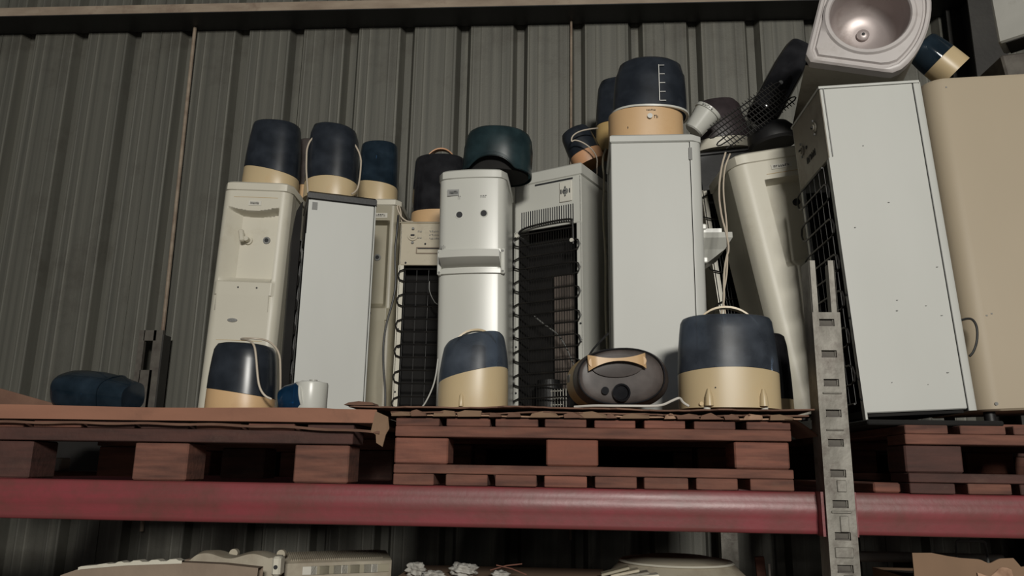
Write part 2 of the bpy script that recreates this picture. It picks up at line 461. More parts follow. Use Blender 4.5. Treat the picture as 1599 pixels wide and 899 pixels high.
# raised beam connector tongues in the lower part of the upright
for z, wd_, hg in ((slot_z[5] - stp * .40, .024, .030), (slot_z[6] - stp * .25, .05, .006), (slot_z[6] - stp * .62, .022, .040), (slot_z[7] - stp * .5, .046, .026), (slot_z[8] - stp * .4, .024, .034), (slot_z[2] - stp * .35, .050, .005), (slot_z[3] - stp * .55, .046, .004)):
    MB().bbox((.006 if wd_ < .03 else 0, -.0085, z), (wd_, .004, hg), .0015).build('connector_tongue', 'post', rack)
MB().box((-PW / 2 - .006, .03, .5 * (BZ0 + BZ1)), (.008, .05, .112)).build('beam_connector', 'red', rack, smooth=0)
MB().box((PW / 2 + .006, .03, .5 * (BZ0 + BZ1)), (.008, .05, .112)).build('beam_connector', 'red', rack, smooth=0)
# rear upright
MB().box((0, RY_ - 2.16 + .04, .76), (PW, .06, 1.52)).build('rear_upright', 'post', rack, smooth=0)


# ------------------------------------------------------------------ pallets
def board(mb_, c, d, jit=.0015):
    mb_.bbox(c, d, .0025)
    return mb_


def pallet(label, x0, y0, wd, dp, z0, layers, blocks, bw, n_top, n_bot, seedv, wa='wood', wb='wood2'):
    """layers = heights of bottom boards, bottom lath, block, top lath, deck boards (0 leaves one out)."""
    r = random.Random(seedv)
    t = empty('pallet', T((x0, y0, z0)), label, 'pallet', 'wooden pallets on the red beams')
    b0, b1, bk, s1, dk = layers
    z = 0.0

    def slats(n, z, h, wfrac):
        pt = wd / n
        for i in range(n):
            w2 = pt * wfrac * r.uniform(.94, 1.04)
            w2 = min(w2, pt * .96)
            off = r.uniform(-.004, .006)
            xc = pt * (i + .5)
            if i == 0: xc = w2 / 2
            if i == n - 1: xc = wd - w2 / 2
            mb_ = MB().bbox((xc, dp / 2 + off, z + h / 2 + r.uniform(-.001, 0)), (w2, dp, h - .0012), .002)
            mb_.build('slat', r.choice([wa, wb, wb]), t, smooth=0)

    if b0: slats(n_bot, 0, b0, .86); z += b0
    rows = (0.0, dp / 2 - .06, dp - .12)
    if b1:
        for yy in rows: MB().bbox((wd / 2, yy + .06, z + b1 / 2), (wd, .12, b1 - .001), .002).build('lath', r.choice([wa, wb]), t, smooth=0)
        z += b1
    for yy in rows:
        for k, xb in enumerate(blocks):
            m_ = 'wood3' if (k == 1 and b0) else r.choice([wa, wb])
            MB().bbox((xb + bw / 2, yy + .065 + (.008 if yy == 0 else 0), z + bk / 2), (bw + r.uniform(-.004, .006), .12, bk - .001), .004).build('block', m_, t, smooth=0)
    z += bk
    for yy in rows: MB().bbox((wd / 2, yy + .06, z + s1 / 2), (wd, .12, s1 - .001), .002).build('lath', r.choice([wa, wb]), t, smooth=0)
    z += s1
    slats(n_top, z, dk, .87); z += dk
    return t, z0 + z


PY = 2.2
cx0 = at(616, 700, PY).x; cx1 = at(1237, 700, PY).x
_, ctop = pallet('red brown wooden pallet under the torn cardboard, left of the grey upright', cx0, PY, cx1 - cx0, 1.32, 1.556,
                 (.031, .025, .074, .030, .023), (0.0, .418, cx1 - cx0 - .150), .145, 8, 8, 3)
lx1 = at(549, 720, PY).x
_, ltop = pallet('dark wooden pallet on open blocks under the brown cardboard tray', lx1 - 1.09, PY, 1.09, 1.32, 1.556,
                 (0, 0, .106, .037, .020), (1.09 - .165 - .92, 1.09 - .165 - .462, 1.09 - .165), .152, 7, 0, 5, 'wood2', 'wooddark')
rx0 = at(1417, 720, PY).x
_, rtop = pallet('dark wooden pallet under the white and beige units right of the upright', rx0, PY, 1.09, 1.32, 1.556,
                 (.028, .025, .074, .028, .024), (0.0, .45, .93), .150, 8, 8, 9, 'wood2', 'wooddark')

for x0_, x1_, lb in ((-2.6, -.52, 'added dark sheet blocking light behind the left pallet'), (-.50, .68, 'added dark sheet blocking light behind the middle pallet'), (.78, 2.6, 'added dark sheet blocking light behind the right pallet')):
    o_ = MB().bbox(((x0_ + x1_) / 2, 3.538, 1.5562 + .095), (x1_ - x0_, .008, .19), .002).build('light_block_sheet', 'cavity', smooth=0)  # added sheets: block light to the lower wall and darken the pallet openings
    tag(o_, lb, 'cardboard', 'light blocking sheets behind the pallets')
# loose board carrying the foot of the white dispenser
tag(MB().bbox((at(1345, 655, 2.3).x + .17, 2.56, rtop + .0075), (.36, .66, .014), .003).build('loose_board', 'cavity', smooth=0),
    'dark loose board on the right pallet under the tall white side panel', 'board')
p = at(86, 727, 2.75)
tag(MB().bbox((p.x, 2.75, 1.595), (.075, .06, .045), .004).build('wood_offcut', 'paper', smooth=0), 'small pale offcut lying in the opening of the left pallet', 'offcut')
MBp = MB().bbox((p.x, 2.75, 1.5635), (.2, 1.0, .015), .003)
tag(MBp.build('loose_board', 'wood2', smooth=0), 'flat dark board across the beams beneath the pale offcut', 'board')
p = at(1372, 750, 2.3)
tag(MB().bbox((p.x - .01, 2.75, 1.5695), (.07, 1.06, .026), .004).build('loose_board', 'wood', smooth=0), 'narrow brown board lying across the beams right of the grey upright', 'board')

# ------------------------------------------------------------------ cardboard
# left: tray with a folded front lip and a torn end
tx1 = at(590, 645, PY).x; tx0 = -2.05
tz = ltop
tray = empty('cardboard_tray', T((0, PY, tz)), 'flat brown cardboard tray with torn right end on the left pallet', 'cardboard')
xs = lerps(tx0, tx1, n=40)
lip_top = lambda x: 0.0395 + .002 * math.sin(x * 7) + (-.002 if x > -.65 else 0)
mb = MB().grid(xs, (0.0, 1.0), lambda x, v: (x, -.02 + .002 * math.sin(x * 9), (.002 if v == 0 else lip_top(x))))
mb.grid(xs, (0.0, 1.0), lambda x, v: (x, -.014 + .002 * math.sin(x * 9), (.002 if v == 0 else lip_top(x))))
mb.grid(xs, (0.0, 1.0), lambda x, v: (x, (-.02, -.014)[int(v)] + .002 * math.sin(x * 9), lip_top(x)))
mb.build('front_lip', 'card', tray)
MB().box(((tx0 + tx1) / 2, .50, .012), (tx1 - tx0, 1.03, .022)).build('tray_floor', 'card2', tray, smooth=0)
# lower ply that sags and curls at the right
mb = MB()
fn = lambda x, v: (x, -.022 + .006 * v, -.004 - .016 * max(0, (x + 1.1) / .6) ** 2 * (1 if x > -1.1 else 0) - .007 * (1 - v) + .0015 * math.sin(31 * x))
mb.grid(lerps(-2.0, tx1 + .012, n=50), (0, .5, 1), fn)
mb.build('lower_ply', 'card2', tray)
mb = MB()
fx = tx1
mb.add([(fx - .002, -.021, .034), (fx + .030, -.004, .020), (fx + .034, .0, -.012), (fx + .026, -.006, -.030), (fx + .020, -.010, -.062), (fx + .004, -.018, -.052), (fx + .002, -.020, -.03), (fx - .012, -.022, -.022),
        (fx - .002, -.018, .034), (fx + .030, -.001, .020), (fx + .034, .003, -.012), (fx + .026, -.003, -.030), (fx + .020, -.007, -.062), (fx + .004, -.015, -.052), (fx + .002, -.017, -.03), (fx - .012, -.019, -.022)],
       [(0, 1, 2, 3, 6, 7), (3, 4, 5, 6), (15, 14, 11, 10, 9, 8), (14, 13, 12, 11)])
mb.build('torn_flap', 'carton', tray, smooth=0)
# raised back left flap
a0, a1 = at(0, 606, 2.45), at(92, 632, 2.45)
mb = MB().add([(tx0, .20, .022), (a1.x + .02, .25, .022), (a1.x, .25, a1.z - tz), (a0.x, .25, a0.z - tz), (tx0, .25, a0.z - tz + .03),
               (tx0, .205, .022), (a1.x + .02, .255, .022), (a1.x, .255, a1.z - tz), (a0.x, .255, a0.z - tz), (tx0, .255, a0.z - tz + .03)],
              [(0, 1, 2, 3, 4), (9, 8, 7, 6, 5), (2, 3, 8, 7), (3, 4, 9, 8)])
mb.build('raised_flap', 'card2', tray, smooth=0)

# centre: several flattened cartons, edges torn
cz = ctop
fc = empty('flattened_cardboard', T((0, PY, cz)), 'torn layers of flattened cardboard on the middle pallet', 'cardboard')
CX0 = at(545, 640, PY).x; CX1 = at(1268, 640, PY).x
r = random.Random(21)


def wavy_sheet(x0, x1, z, th, front, amp, ph):
    xs_ = lerps(x0, x1, n=70)
    j = [r.uniform(-.010, .010) for _ in xs_]
    mb_ = MB()
    zz = lambda x: z + amp * math.sin(9 * x + ph) + amp * .6 * math.sin(23 * x + ph * 2)
    fr = {x: front + a for x, a in zip(xs_, j)}
    for dz in (0, th):
        mb_.grid(xs_, (0, .25, 1), lambda x, v: (x, fr[x] + v * 1.05, (zz(x) if v < .2 else z) + dz))
    mb_.grid(xs_, (0, 1), lambda x, v: (x, fr[x], zz(x) + v * th))
    return mb_


wavy_sheet(tx1 + .040, CX1 - .03, .0050, .004, -.004, .0018, 0).build('bottom_ply', 'cardcut', fc)
wavy_sheet(tx1 + .038, CX1 - .01, .0125, .004, -.012, .0022, 1.3).build('middle_ply', 'card2', fc)
wavy_sheet(CX0, CX1, .0262, .004, -.014, .0022, 2.2).build('top_ply', 'card2', fc)
# torn light flakes between the plies along the front
x = tx1 + .042
while x < CX1 - .06:
    wd_ = r.uniform(.03, .085)
    h_ = r.uniform(.008, .017)
    q = [(x, -.016, .002), (x + wd_, -.018, .003), (x + wd_ * r.uniform(.7, 1.05), -.021, .003 + h_ * r.uniform(.5, 1)), (x + wd_ * r.uniform(.3, .6), -.019, .004 + h_), (x + wd_ * r.uniform(-.1, .15), -.018, .003 + h_ * r.uniform(.5, 1))]
    n = len(q)
    vs_ = q + [(a, b + .018, c) for a, b, c in q]
    MB().add(vs_, [tuple(range(n)), tuple(reversed(range(n, 2 * n)))] + [(i, (i + 1) % n, n + (i + 1) % n, n + i) for i in range(n)]).build('torn_flake', r.choice(['cardcut', 'card2', 'card2', 'carton']), fc, smooth=0)
    x += wd_ * r.uniform(.75, 1.6)
# lump at the left end and a flap hanging at the right end
e = at(556, 637, PY)
ez_ = .0308
mb = MB().add([(e.x - .03, -.02, ez_ + .0 * .35), (e.x + .055, -.02, ez_ + .0 * .35), (e.x + .05, -.022, ez_ + .020 * .35), (e.x + .012, -.022, ez_ + .030 * .35), (e.x - .018, -.020, ez_ + .018 * .35),
               (e.x - .03, .05, ez_ + .0 * .35), (e.x + .055, .05, ez_ + .0 * .35), (e.x + .05, .05, ez_ + .020 * .35), (e.x + .012, .05, ez_ + .030 * .35), (e.x - .018, .05, ez_ + .018 * .35)],
              [(0, 1, 2, 3, 4), (9, 8, 7, 6, 5), (0, 4, 9, 5), (4, 3, 8, 9), (3, 2, 7, 8), (2, 1, 6, 7)])
mb.build('torn_flake', 'card2', fc, smooth=0)
mb = MB().grid(lerps(cx1 - .02, CX1 + .004, n=8), (0, 1), lambda x, v: (x, -.022 + .2 * v, .0015 - .035 * max(0, (x - cx1 - .006) / .05) ** 1.2))
mb.grid(lerps(cx1 - .02, CX1 + .004, n=8), (0, 1), lambda x, v: (x, -.022 + .2 * v, .0045 - .035 * max(0, (x - cx1 - .006) / .05) ** 1.2))
mb.build('hanging_flap', 'card2', fc)
CBASE = cz + .0325
LBASE = tz + .0235
RBASE = rtop + .0150


# ------------------------------------------------------------------ small helpers for things
def marks(parent, name, m, x, y, z, wd, hg, n, mtx=None, seedv=1, th=.0012):
    """Illegible print: a row of little strokes standing a hair proud."""
    rr = random.Random(seedv)
    mb_ = MB(); st = wd / n
    for i in range(n):
        xc = x - wd / 2 + st * (i + .5)
        k = rr.random()
        mb_.box((xc - st * .28, y, z), (st * .22, th, hg))
        if k > .3: mb_.box((xc, y, z + hg * (.36 if k > .6 else -.36)), (st * .55, th, hg * .26))
        if k < .75: mb_.box((xc + st * .2, y, z - hg * .1), (st * .2, th, hg * .7))
    if mtx:
        mb_.v = [tuple(mtx @ Vector(v)) for v in mb_.v]
    return mb_.build(name, m, parent, smooth=0)


def screw(parent, x, y, z, r=.004, m='inkgrey'):
    return MB().cyl((x, y, z), r, .003, 10, axis='y').build('screw', m, parent)


def serpentine(wd, z0, z1, y, n, r, endx=.02):
    """Coil of level runs joined by half round bends."""
    pts = []; st = (z1 - z0) / n
    for i in range(n + 1):
        z = z1 - i * st
        s = 1 if i % 2 == 0 else -1
        pts.append((-s * wd / 2, y, z)); pts.append((0, y, z)); pts.append((s * wd / 2, y, z))
        if i < n:
            for k in (1, 2, 3):
                a = PI * k / 4
                pts.append((s * (wd / 2 + math.sin(a) * st * .55), y, z - st / 2 + math.cos(a) * st / 2))
    return MB().tube(pts, r, 6)


def plug_socket(parent, x, y, z, r, m, yaw_back=True):
    """Round moulded outlet on a metal plate (faces +y)."""
    MB().cyl((x, y, z), r, .006, 24, axis='y').cyl((x, y + .004, z), r * .62, .006, 20, axis='y').build('socket', m, parent)
    MB().box((x, y + .0085, z), (r * .7, .004, r * .28)).build('socket_slot', 'ink', parent, smooth=0)
    for s in (-1, 1):
        MB().cyl((x, y + .003, z + s * r * 1.35), r * .25, .005, 10, axis='y').build('screw', 'inkgrey', parent)


def dispenser(label, mtx, wd, dp, h, m='white', front='plain', lid=None, lid_m=None, back=False, plate_m='plate', plate_h=.20, feet=True,
              coil_n=12, cover=.07, r_front=.03, wires=True, bulge=0.0, lid_h=.035, flw=.022):
    """Floor standing water dispenser. Local frame: base centre at the origin, front towards -y."""
    t = empty('water_dispenser', mtx, label, 'water dispenser', 'old water dispensers standing on the rack')
    y0 = -dp / 2; yc = y0 + cover; y1 = dp / 2
    hb = h - lid_h
    th = .010
    # cabinet: two side panels, top, bottom, inner liner
    for s in (-1, 1):
        mb_ = MB().bbox((s * (wd / 2 - th / 2 - .0015), (yc + y1) / 2 + .001, hb / 2 + .01), (th, y1 - yc - .002, hb - .02), .003)
        mb_.build('side_panel', m, t)
    MB().box((0, (yc + y1) / 2, .02), (wd - .024, y1 - yc - .02, .02)).build('base_plate', 'cavity', t, smooth=0)
    liner_y = y1 - (.11 if back else .012)
    mb_ = MB().box((0, liner_y, hb / 2), (wd - .026, .012, hb - .03))
    if back:
        for s in (-1, 1): mb_.box((s * (wd / 2 - .0145), (liner_y + y1) / 2, (hb - plate_h) / 2), (.004, y1 - liner_y - .01, hb - plate_h - .03))
    mb_.build('inner_liner', 'cavity' if back else m, t, smooth=0)
    if back:
        # upper metal plate
        MB().bbox((0, y1 - .006, hb - plate_h / 2), (wd - .004, .012, plate_h), .002).build('back_plate', plate_m, t)
        # edge flanges beside the opening
        for s in (-1, 1):
            mb_ = MB().box((s * (wd / 2 - flw / 2 - .001), y1 - .003, (hb - plate_h) / 2), (flw, .006, hb - plate_h - .001))
            fl_ = mb_.build('flange', m, t, smooth=0)
            if s < 0 or True:
                for zz in (.06, .12, .30, .37):
                    MB().cyl((s * (wd / 2 - .012), y1 + .001, zz), .004, .003, 8, axis='y').build('screw', 'ink', fl_)
        cz1 = hb - plate_h - .02
        cw = wd - .062
        serpentine(cw, .05, cz1, y1 + .014, coil_n, .0032).build('condenser_coil', 'wire', t)
        nW = int(cw / .011) if wires else 5
        mb_ = MB()
        for i in range(nW + 1):
            xx = -cw / 2 + cw * i / nW
            mb_.box((xx, y1 + .010, (.05 + cz1) / 2), (.0016, .0016, cz1 - .05))
        o_ = mb_.build('condenser_wires', 'wire', t, smooth=0); o_['kind'] = 'stuff'
    # front cover
    if front != 'alcove':
        xs_ = sorted(set([round(v, 5) for v in lerps(-wd / 2, -wd / 2 + r_front, n=5) + lerps(-wd / 2 + r_front, wd / 2 - r_front, n=10) + lerps(wd / 2 - r_front, wd / 2, n=5)]))
        def yf(x):
            e_ = abs(x) - (wd / 2 - r_front)
            yy = y0 - bulge * (1 - (2 * x / wd) ** 2)
            if e_ > 0: yy += r_front - math.sqrt(max(0, r_front ** 2 - e_ ** 2))
            return yy
        ring = [(x, yf(x)) for x in xs_] + [(wd / 2, yc), (-wd / 2, yc)]
        MB().loft([[(x, y, z) for x, y in ring] for z in (.015, hb)]).build('front_cover', m, t)
    # lid
    lm = lid_m or m
    fr = bulge
    rs = []
    for z, i in ((hb, .002), (hb + .004, -.003), (h - .010, -.003), (h - .003, .004), (h, .014)):
        ring = []
        n_ = 14
        W = wd / 2 - i
        for k in range(n_ + 1):
            x = -W + 2 * W * k / n_
            e_ = abs(x) - (W - r_front)
            y = y0 + i - bulge * (1 - (x / W) ** 2) + (r_front - math.sqrt(max(0, r_front ** 2 - max(0, e_) ** 2)) if e_ > 0 else 0)
            ring.append((x, y, z))
        ring += [(W, y1 - i, z), (-W, y1 - i, z)]
        rs.append(ring)
    MB().loft(rs).build('lid', lm, t)
    if feet:
        for sx in (-1, 1):
            for sy in (-1, 1):
                MB().cyl((sx * wd * .38, sy * dp * .36, .008), .014, .016, 10).build('foot', 'black', t)
    return t


def alcove_front(t, wd, dp, h, m, cover=.08, r=.045, top=.885, bot=.57, alc_w=.232, depth=.055, off=-.006, arch=.02, lid_h=.035, tap=True, tap2=False, slopeL=.05, slopeR=.018, lip=True):
    """Moulded front with a sunk tap niche, a tray lip below it and a seam down each side."""
    y0 = -dp / 2; yc = y0 + cover; hb = h - lid_h
    xl, xr = off - alc_w / 2, off + alc_w / 2
    xs_ = lerps(-wd / 2, -wd / 2 + r, n=7) + lerps(-wd / 2 + r, xl, n=3)[1:] + lerps(xl, xl + slopeL, n=8)[1:] + lerps(xl + slopeL, xr - slopeR, n=10)[1:] + lerps(xr - slopeR, xr, n=6)[1:] + lerps(xr, wd / 2 - r, n=3)[1:] + lerps(wd / 2 - r, wd / 2, n=7)[1:]
    xs_ = sorted(set(round(v, 6) for v in xs_))
    zt, zb = top * h, bot * h
    zs_ = lerps(.015, zb - .055, n=8) + lerps(zb - .055, zb - .040, n=4)[1:] + lerps(zb - .040, zb - .003, n=4)[1:] + lerps(zb - .003, zb, n=2)[1:] + lerps(zb, zb + .03, n=5)[1:] + lerps(zb + .03, zt - arch - .02, n=12)[1:] + lerps(zt - arch - .02, zt + .006, n=18)[1:] + lerps(zt + .006, hb, n=4)[1:]
    zs_ = sorted(set(round(v, 6) for v in zs_))

    def fn(x, z):
        y = y0
        e_ = abs(x) - (wd / 2 - r)
        if e_ > 0: y += r - math.sqrt(max(0, r * r - e_ * e_))
        u = (x - xl) / (xr - xl)
        ztop = zt - arch * (1 - (2 * u - 1) ** 2)
        if xl < x < xr and zb - .001 < z < ztop + .006:
            d = min(1, (x - xl) / slopeL, (xr - x) / slopeR) * min(1, max(0, (ztop + .006 - z) / .010)) * min(1, max(0, (z - zb) / .028))
            y += depth * max(0, d) ** .9
        if lip and xl - .012 < x < xr + .012 and zb - .055 - .012 * (1 - (2 * u - 1) ** 2) < z <= zb:
            y -= .007 * min(1, (x - xl + .012) / .008, (xr + .012 - x) / .008)
        return (x, y, z)
    mb_ = MB().grid(xs_, zs_, fn)
    n = len(xs_)
    # edges back to the cabinet
    for x in (xs_[0], xs_[-1]):
        mb_.grid((0, 1), zs_, lambda u, z: (x, fn(x, z)[1] if u == 0 else yc, z))
    for z in (zs_[0], zs_[-1]):
        mb_.grid(xs_, (0, 1), lambda x, u: (x, fn(x, z)[1] if u == 0 else yc, z))
    bm_ = mb_
    f = bm_.build('front_cover', m, t, smooth=30)
    if tap:
        zc = zb + (zt - zb) * .60
        yb = y0 + depth
        tp = MB().cyl((xl + .085, yb - .004, zc), .017, .010, 20, axis='y').build('tap', m, t)
        MB().cyl((xl + .085, yb - .022, zc), .010, .032, 14, axis='y').build('tap_barrel', m, tp)
        MB().bbox((xl + .066, yb - .034, zc + .012), (.020, .020, .050), .004, mtx=T((xl + .066, yb - .034, zc + .012)) @ RY(-14) @ T((-(xl + .066), -(yb - .034), -(zc + .012)))).build('tap_lever', m, tp)
        hx = xr - .055
        ho = MB().cyl((hx, yb - .002, zc + .004), .015, .006, 20, axis='y').build('tap_hole', 'inkgrey', t)
        MB().cyl((hx, yb - .006, zc + .004), .008, .004, 16, axis='y').build('tap_hole_bore', 'ink', ho)
        for xx in (off - .02, off + .055):
            MB().cyl((xx, y0 - .0075, zb - .022), .0035, .003, 10, axis='y').build('screw', 'ink', t)
    return f


def stand(px_base, Y, z, yaw=0, lean=0, wd=.3, dx=0, nod=0):
    """Placement matrix: base centre at (x, Y), leaned sideways about the low bottom edge."""
    lift = wd / 2 * abs(math.sin(math.radians(lean))) + .15 * abs(math.sin(math.radians(nod)))
    return T((px_base + dx, Y, z + lift)) @ RY(lean) @ RX(nod) @ RZ(yaw)


# ---- A: cream dispenser, far left
Y = 3.0
ax0, ax1 = at(298, 630, Y).x, at(430, 560, Y).x
A_top = at(400, 283, Y).z
aw, ah = .282, A_top - LBASE - .003
A_M = stand((ax0 + ax1) / 2 - .010, Y + .155, LBASE, yaw=3, lean=1.5, wd=aw)
A = dispenser('cream water dispenser with tap niche, leftmost on the rack beside the bare wall', A_M @ T((0, -.035, 0)), aw, .24, ah, 'cream', front='alcove', cover=.08, r_front=.038, lid_h=.042)
alcove_front(A, aw, .24, ah, 'cream', lid_h=.042, alc_w=.215, off=-.006, r=.038)
b_ = MB().box((.0, -0.1210, ah * .905), (.052, .002, .020)).build('badge', 'paper', A, smooth=0)
marks(b_, 'print', 'ink', -.002, -0.1230, ah * .905, .036, .011, 6, seedv=4)
mb = MB().lathe([(0.001, 0), (.020, 0), (.020, .003), (.018, .0045), (0.001, .005)], 24, mtx=T((-.035, -0.1200, ah * .415)) @ RX(90), sy=.4)
e_ = mb.build('emblem', 'silverbadge', A)
marks(e_, 'print', 'inkgrey', -.035, -0.1255, ah * .415, .026, .006, 5, seedv=8)
for zz in (.93, .335):
    MB().box((0, -0.1202, ah * zz), (aw - .10, .0012, .0016)).build('seam', 'tan', A, smooth=0)

# ---- B: white side panel with black lid and black back
Y = 2.84
bx0, bx1 = at(458, 600, Y).x, at(569, 600, Y).x
bh = at(535, 296, Y).z - LBASE
bd = (bx1 - bx0) * 1.0
B_M = T(((bx0 + bx1) / 2 - .052, Y + .160, LBASE)) @ RZ(112)
B = dispenser('white water dispenser turned side on, with black lid and black back', B_M, .24, bd, bh, 'white', lid_m='black', back=True, plate_m='black', plate_h=.14, cover=.006, r_front=.004, lid_h=.036, coil_n=14)
MB().box((-.1200, bd * .40, bh - .062), (.002, .020, .030)).build('sticker', 'inkgrey', B, smooth=0)
MB().loft([[(sx, yy, zz) for sx, yy in ((-.115, bd / 2 + .018), (.03, bd / 2 + .018), (.03, bd / 2 + oo_), (-.115, bd / 2 + oo_))] for zz, oo_ in ((.03, .046), (bh * .80, .048), (bh * .90, .040), (bh - .05, .022))]).build('rear_cage', 'cavity', B, smooth=0)

# ---- C: olive cream dispenser mostly hidden behind B
Y = 3.25
cxr = at(617, 420, Y).x
ch = at(598, 309, Y + .02).z - CBASE
C_M = T((cxr - .158, Y + .15, CBASE - .004)) @ RZ(2)
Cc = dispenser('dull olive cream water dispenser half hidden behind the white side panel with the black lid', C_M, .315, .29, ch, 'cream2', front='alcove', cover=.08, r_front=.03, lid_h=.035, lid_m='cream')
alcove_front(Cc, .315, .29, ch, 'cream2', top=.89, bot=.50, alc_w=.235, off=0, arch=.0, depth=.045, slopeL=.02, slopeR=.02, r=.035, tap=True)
b_ = MB().box((.075, -.146, ch * .918), (.060, .002, .022)).build('badge', 'paper', Cc, smooth=0)
marks(b_, 'print', 'ink', .075, -.148, ch * .918, .044, .012, 5, seedv=14)

# ---- D: back view, cream plate and black coil
Y = 3.02
dxl = at(620, 345, Y).x
dh = at(652, 338, Y).z - CBASE
dw = .305
D_M = T((dxl + dw / 2, Y + .205, CBASE)) @ RZ(181)
D = dispenser('water dispenser seen from behind with a cream outlet plate over a black coil', D_M, dw, .30, dh, 'cream', back=True, plate_m='plate', plate_h=.178, lid_h=.012, lid_m='plate', coil_n=11, wires=False)
plug_socket(D, dw / 2 - .055, .152, dh - .065, .022, 'plate')
mb = MB()
for s in (-1, 1): mb.box((.0, .152, dh - .128 + s * .012), (.16, .004, .0035))
for s in (-1, 1): mb.box((s * .08, .152, dh - .128), (.0035, .004, .026))
mb.build('carry_slot', 'girt', D, smooth=0)
MB().box((.0, .152, dh - .118), (.15, .003, .006)).build('slot_shade', 'ink', D, smooth=0)
for k, (xx, zz, n_) in enumerate(((-.01, .035, 9), (-.01, .05, 9), (-.01, .065, 9), (.07, .035, 2), (.07, .062, 2))):
    marks(D, 'print', 'inkgrey', xx, .1525, dh - .012 - zz, .0095 * n_, .006, n_, seedv=30 + k)
MB().cyl((.045, .152, dh - .10), .004, .004, 10, axis='y').build('screw', 'ink', D)
MB().cyl((dw / 2 - .03, .152, dh - .18), .004, .004, 10, axis='y').build('screw', 'ink', D)
MB().tube([(.02, .165, dh - .26), (.018, .170, dh - .31), (-.02, .168, dh - .37), (-.05, .166, dh - .31)], .0022, 6, sm=2).build('loose_wire', 'inkgrey', D)
MB().bbox((dw / 2 - .018, .154, .30), (.012, .010, .012), .002).build('clip', 'ink', D)

# ---- E: white dispenser with two round tap holes
Y = 2.74
exl, exr = at(685, 460, Y).x, at(794, 460, Y).x
ew = exr - exl
eh = at(745, 262, Y).z - CBASE
E_M = T(((exl + exr) / 2 + .002, Y + .155, CBASE)) @ RY(-1.0) @ RZ(-2)
E_ = dispenser('white water dispenser facing out with two round tap holes like eyes', E_M, ew, .28, eh, 'whiteplastic', cover=.10, r_front=.030, bulge=.014, lid_h=.040)
yF = lambda x: -.14 - .014 * (1 - (2 * x / ew) ** 2)
for hx, hz in ((-.044, .804), (.046, .807)):
    ho = MB().cyl((hx, yF(hx) + .001, eh * hz), .0155, .004, 24, axis='y').build('tap_hole', 'whiteplastic', E_)
    MB().cyl((hx, yF(hx) - .001, eh * hz), .0115, .004, 24, axis='y').build('tap_hole_bore', 'ink', ho)
b_ = MB().box((-.068, yF(-.068) - .001, eh * .898), (.044, .008, .024)).build('badge', 'silverbadge', E_, smooth=0)
marks(b_, 'print', 'ink', -.066, yF(-.066) - .0075, eh * .898, .032, .011, 6, seedv=3)
marks(E_, 'print', 'inkgrey', .045, yF(.045) - .0005, eh * .878, .026, .010, 3, seedv=5)
marks(E_, 'print', 'inkgrey', -.045, yF(-.045) - .0005, eh * .876, .012, .014, 2, seedv=6)
marks(E_, 'print', 'inkgrey', -.105, yF(-.105) - .001, eh * .675, .022, .014, 2, seedv=7)
# drip tray: frame, box front and sloping underside
zt_ = eh * .655
tw = ew * .43


def tray_shape(zf, outs, mtx=None):
    rings = []
    for z, o_ in zf:
        ring = []
        for k in range(13):
            x = -tw + 2 * tw * k / 12
            ring.append((x, yF(x) - o_, z))
        ring += [(tw, yF(tw) + .01, z), (-tw, yF(tw) + .01, z)]
        rings.append(ring)
    return MB().loft(rings)


tray_shape(((zt_ - .062, .004), (zt_ - .038, .058), (zt_ - .016, .062), (zt_ - .013, .060)), None).build('drip_tray', 'whiteplastic', E_)
tray_shape(((zt_ - .010, .006), (zt_ - .008, .009), (zt_ + .004, .009), (zt_ + .006, .004)), None).build('tray_rim', 'whiteplastic', E_)
tray_shape(((zt_ - .088, .004), (zt_ - .086, .009), (zt_ - .070, .009), (zt_ - .068, .003)), None).build('tray_rim', 'whiteplastic', E_)
for sx in (-1, 1):
    MB().bbox((sx * (tw + .008), yF(tw) - .002, zt_ - .041), (.016, .014, .096), .003).build('tray_bracket', 'whiteplastic', E_)
    for zz in (-.004, -.080):
        screw(E_, sx * (tw + .008), yF(tw) - .009, zt_ + zz, .0045)

# ---- F: back view with full coil, turned
fa = at(803, 290, 3.02)
fw = .305
th_ = 27
fh = at(850, 262, 2.98).z - CBASE + .005
fxl = at(804, 460, 3.02).x
cF = Vector((fxl - .004, 3.06, 0)) + Vector((math.cos(math.radians(-th_)), math.sin(math.radians(-th_)), 0)) * fw / 2 + Vector((math.sin(math.radians(th_)), math.cos(math.radians(th_)), 0)) * .15
F_M = T((cF.x, cF.y, CBASE)) @ RY(-.6) @ RZ(180 - th_)
Fd = dispenser('white water dispenser turned round to show its black condenser coil and slotted back', F_M, fw, .29, fh, 'whiteplastic', back=True, plate_m='whiteplastic', plate_h=.195, lid_h=.055, coil_n=15)
MB().box((-.03, .1445, fh - .064), (.17, .004, .007)).build('lid_seam', 'ink', Fd, smooth=0)
mb = MB()
for i in range(24):
    xx = -.115 + .23 * i / 23
    mb.box((xx, .1455, fh - .205), (.0035, .003, .070))
o_ = mb.build('vent_slots', 'ink', Fd, smooth=0); o_['kind'] = 'stuff'
MB().bbox((-.085, .148, fh - .115), (.055, .006, .085), .002).build('socket_plate', 'paper', Fd)
plug_socket(Fd, -.085, .150, fh - .115, .013, 'inkgrey')
mb = MB()
for sx in (-1, 1): mb.box((-.085 + sx * .019, .1515, fh - .115), (.004, .003, .018))
mb.build('print', 'ink', Fd, smooth=0)
MB().tube([(.125, .160, fh - .27), (.11, .163, fh - .245), (0, .163, fh - .235), (-.115, .163, fh - .235), (-.122, .163, fh - .25), (-.122, .163, fh - .34)], .0042, 8, sm=2).build('coil_feed', 'wire', Fd)
for (xx, zz) in ((.125, fh - .272), (-.118, fh - .325)):
    MB().cyl((xx, .166, zz), .008, .010, 12, axis='y').build('pipe_clip', 'paper', Fd)
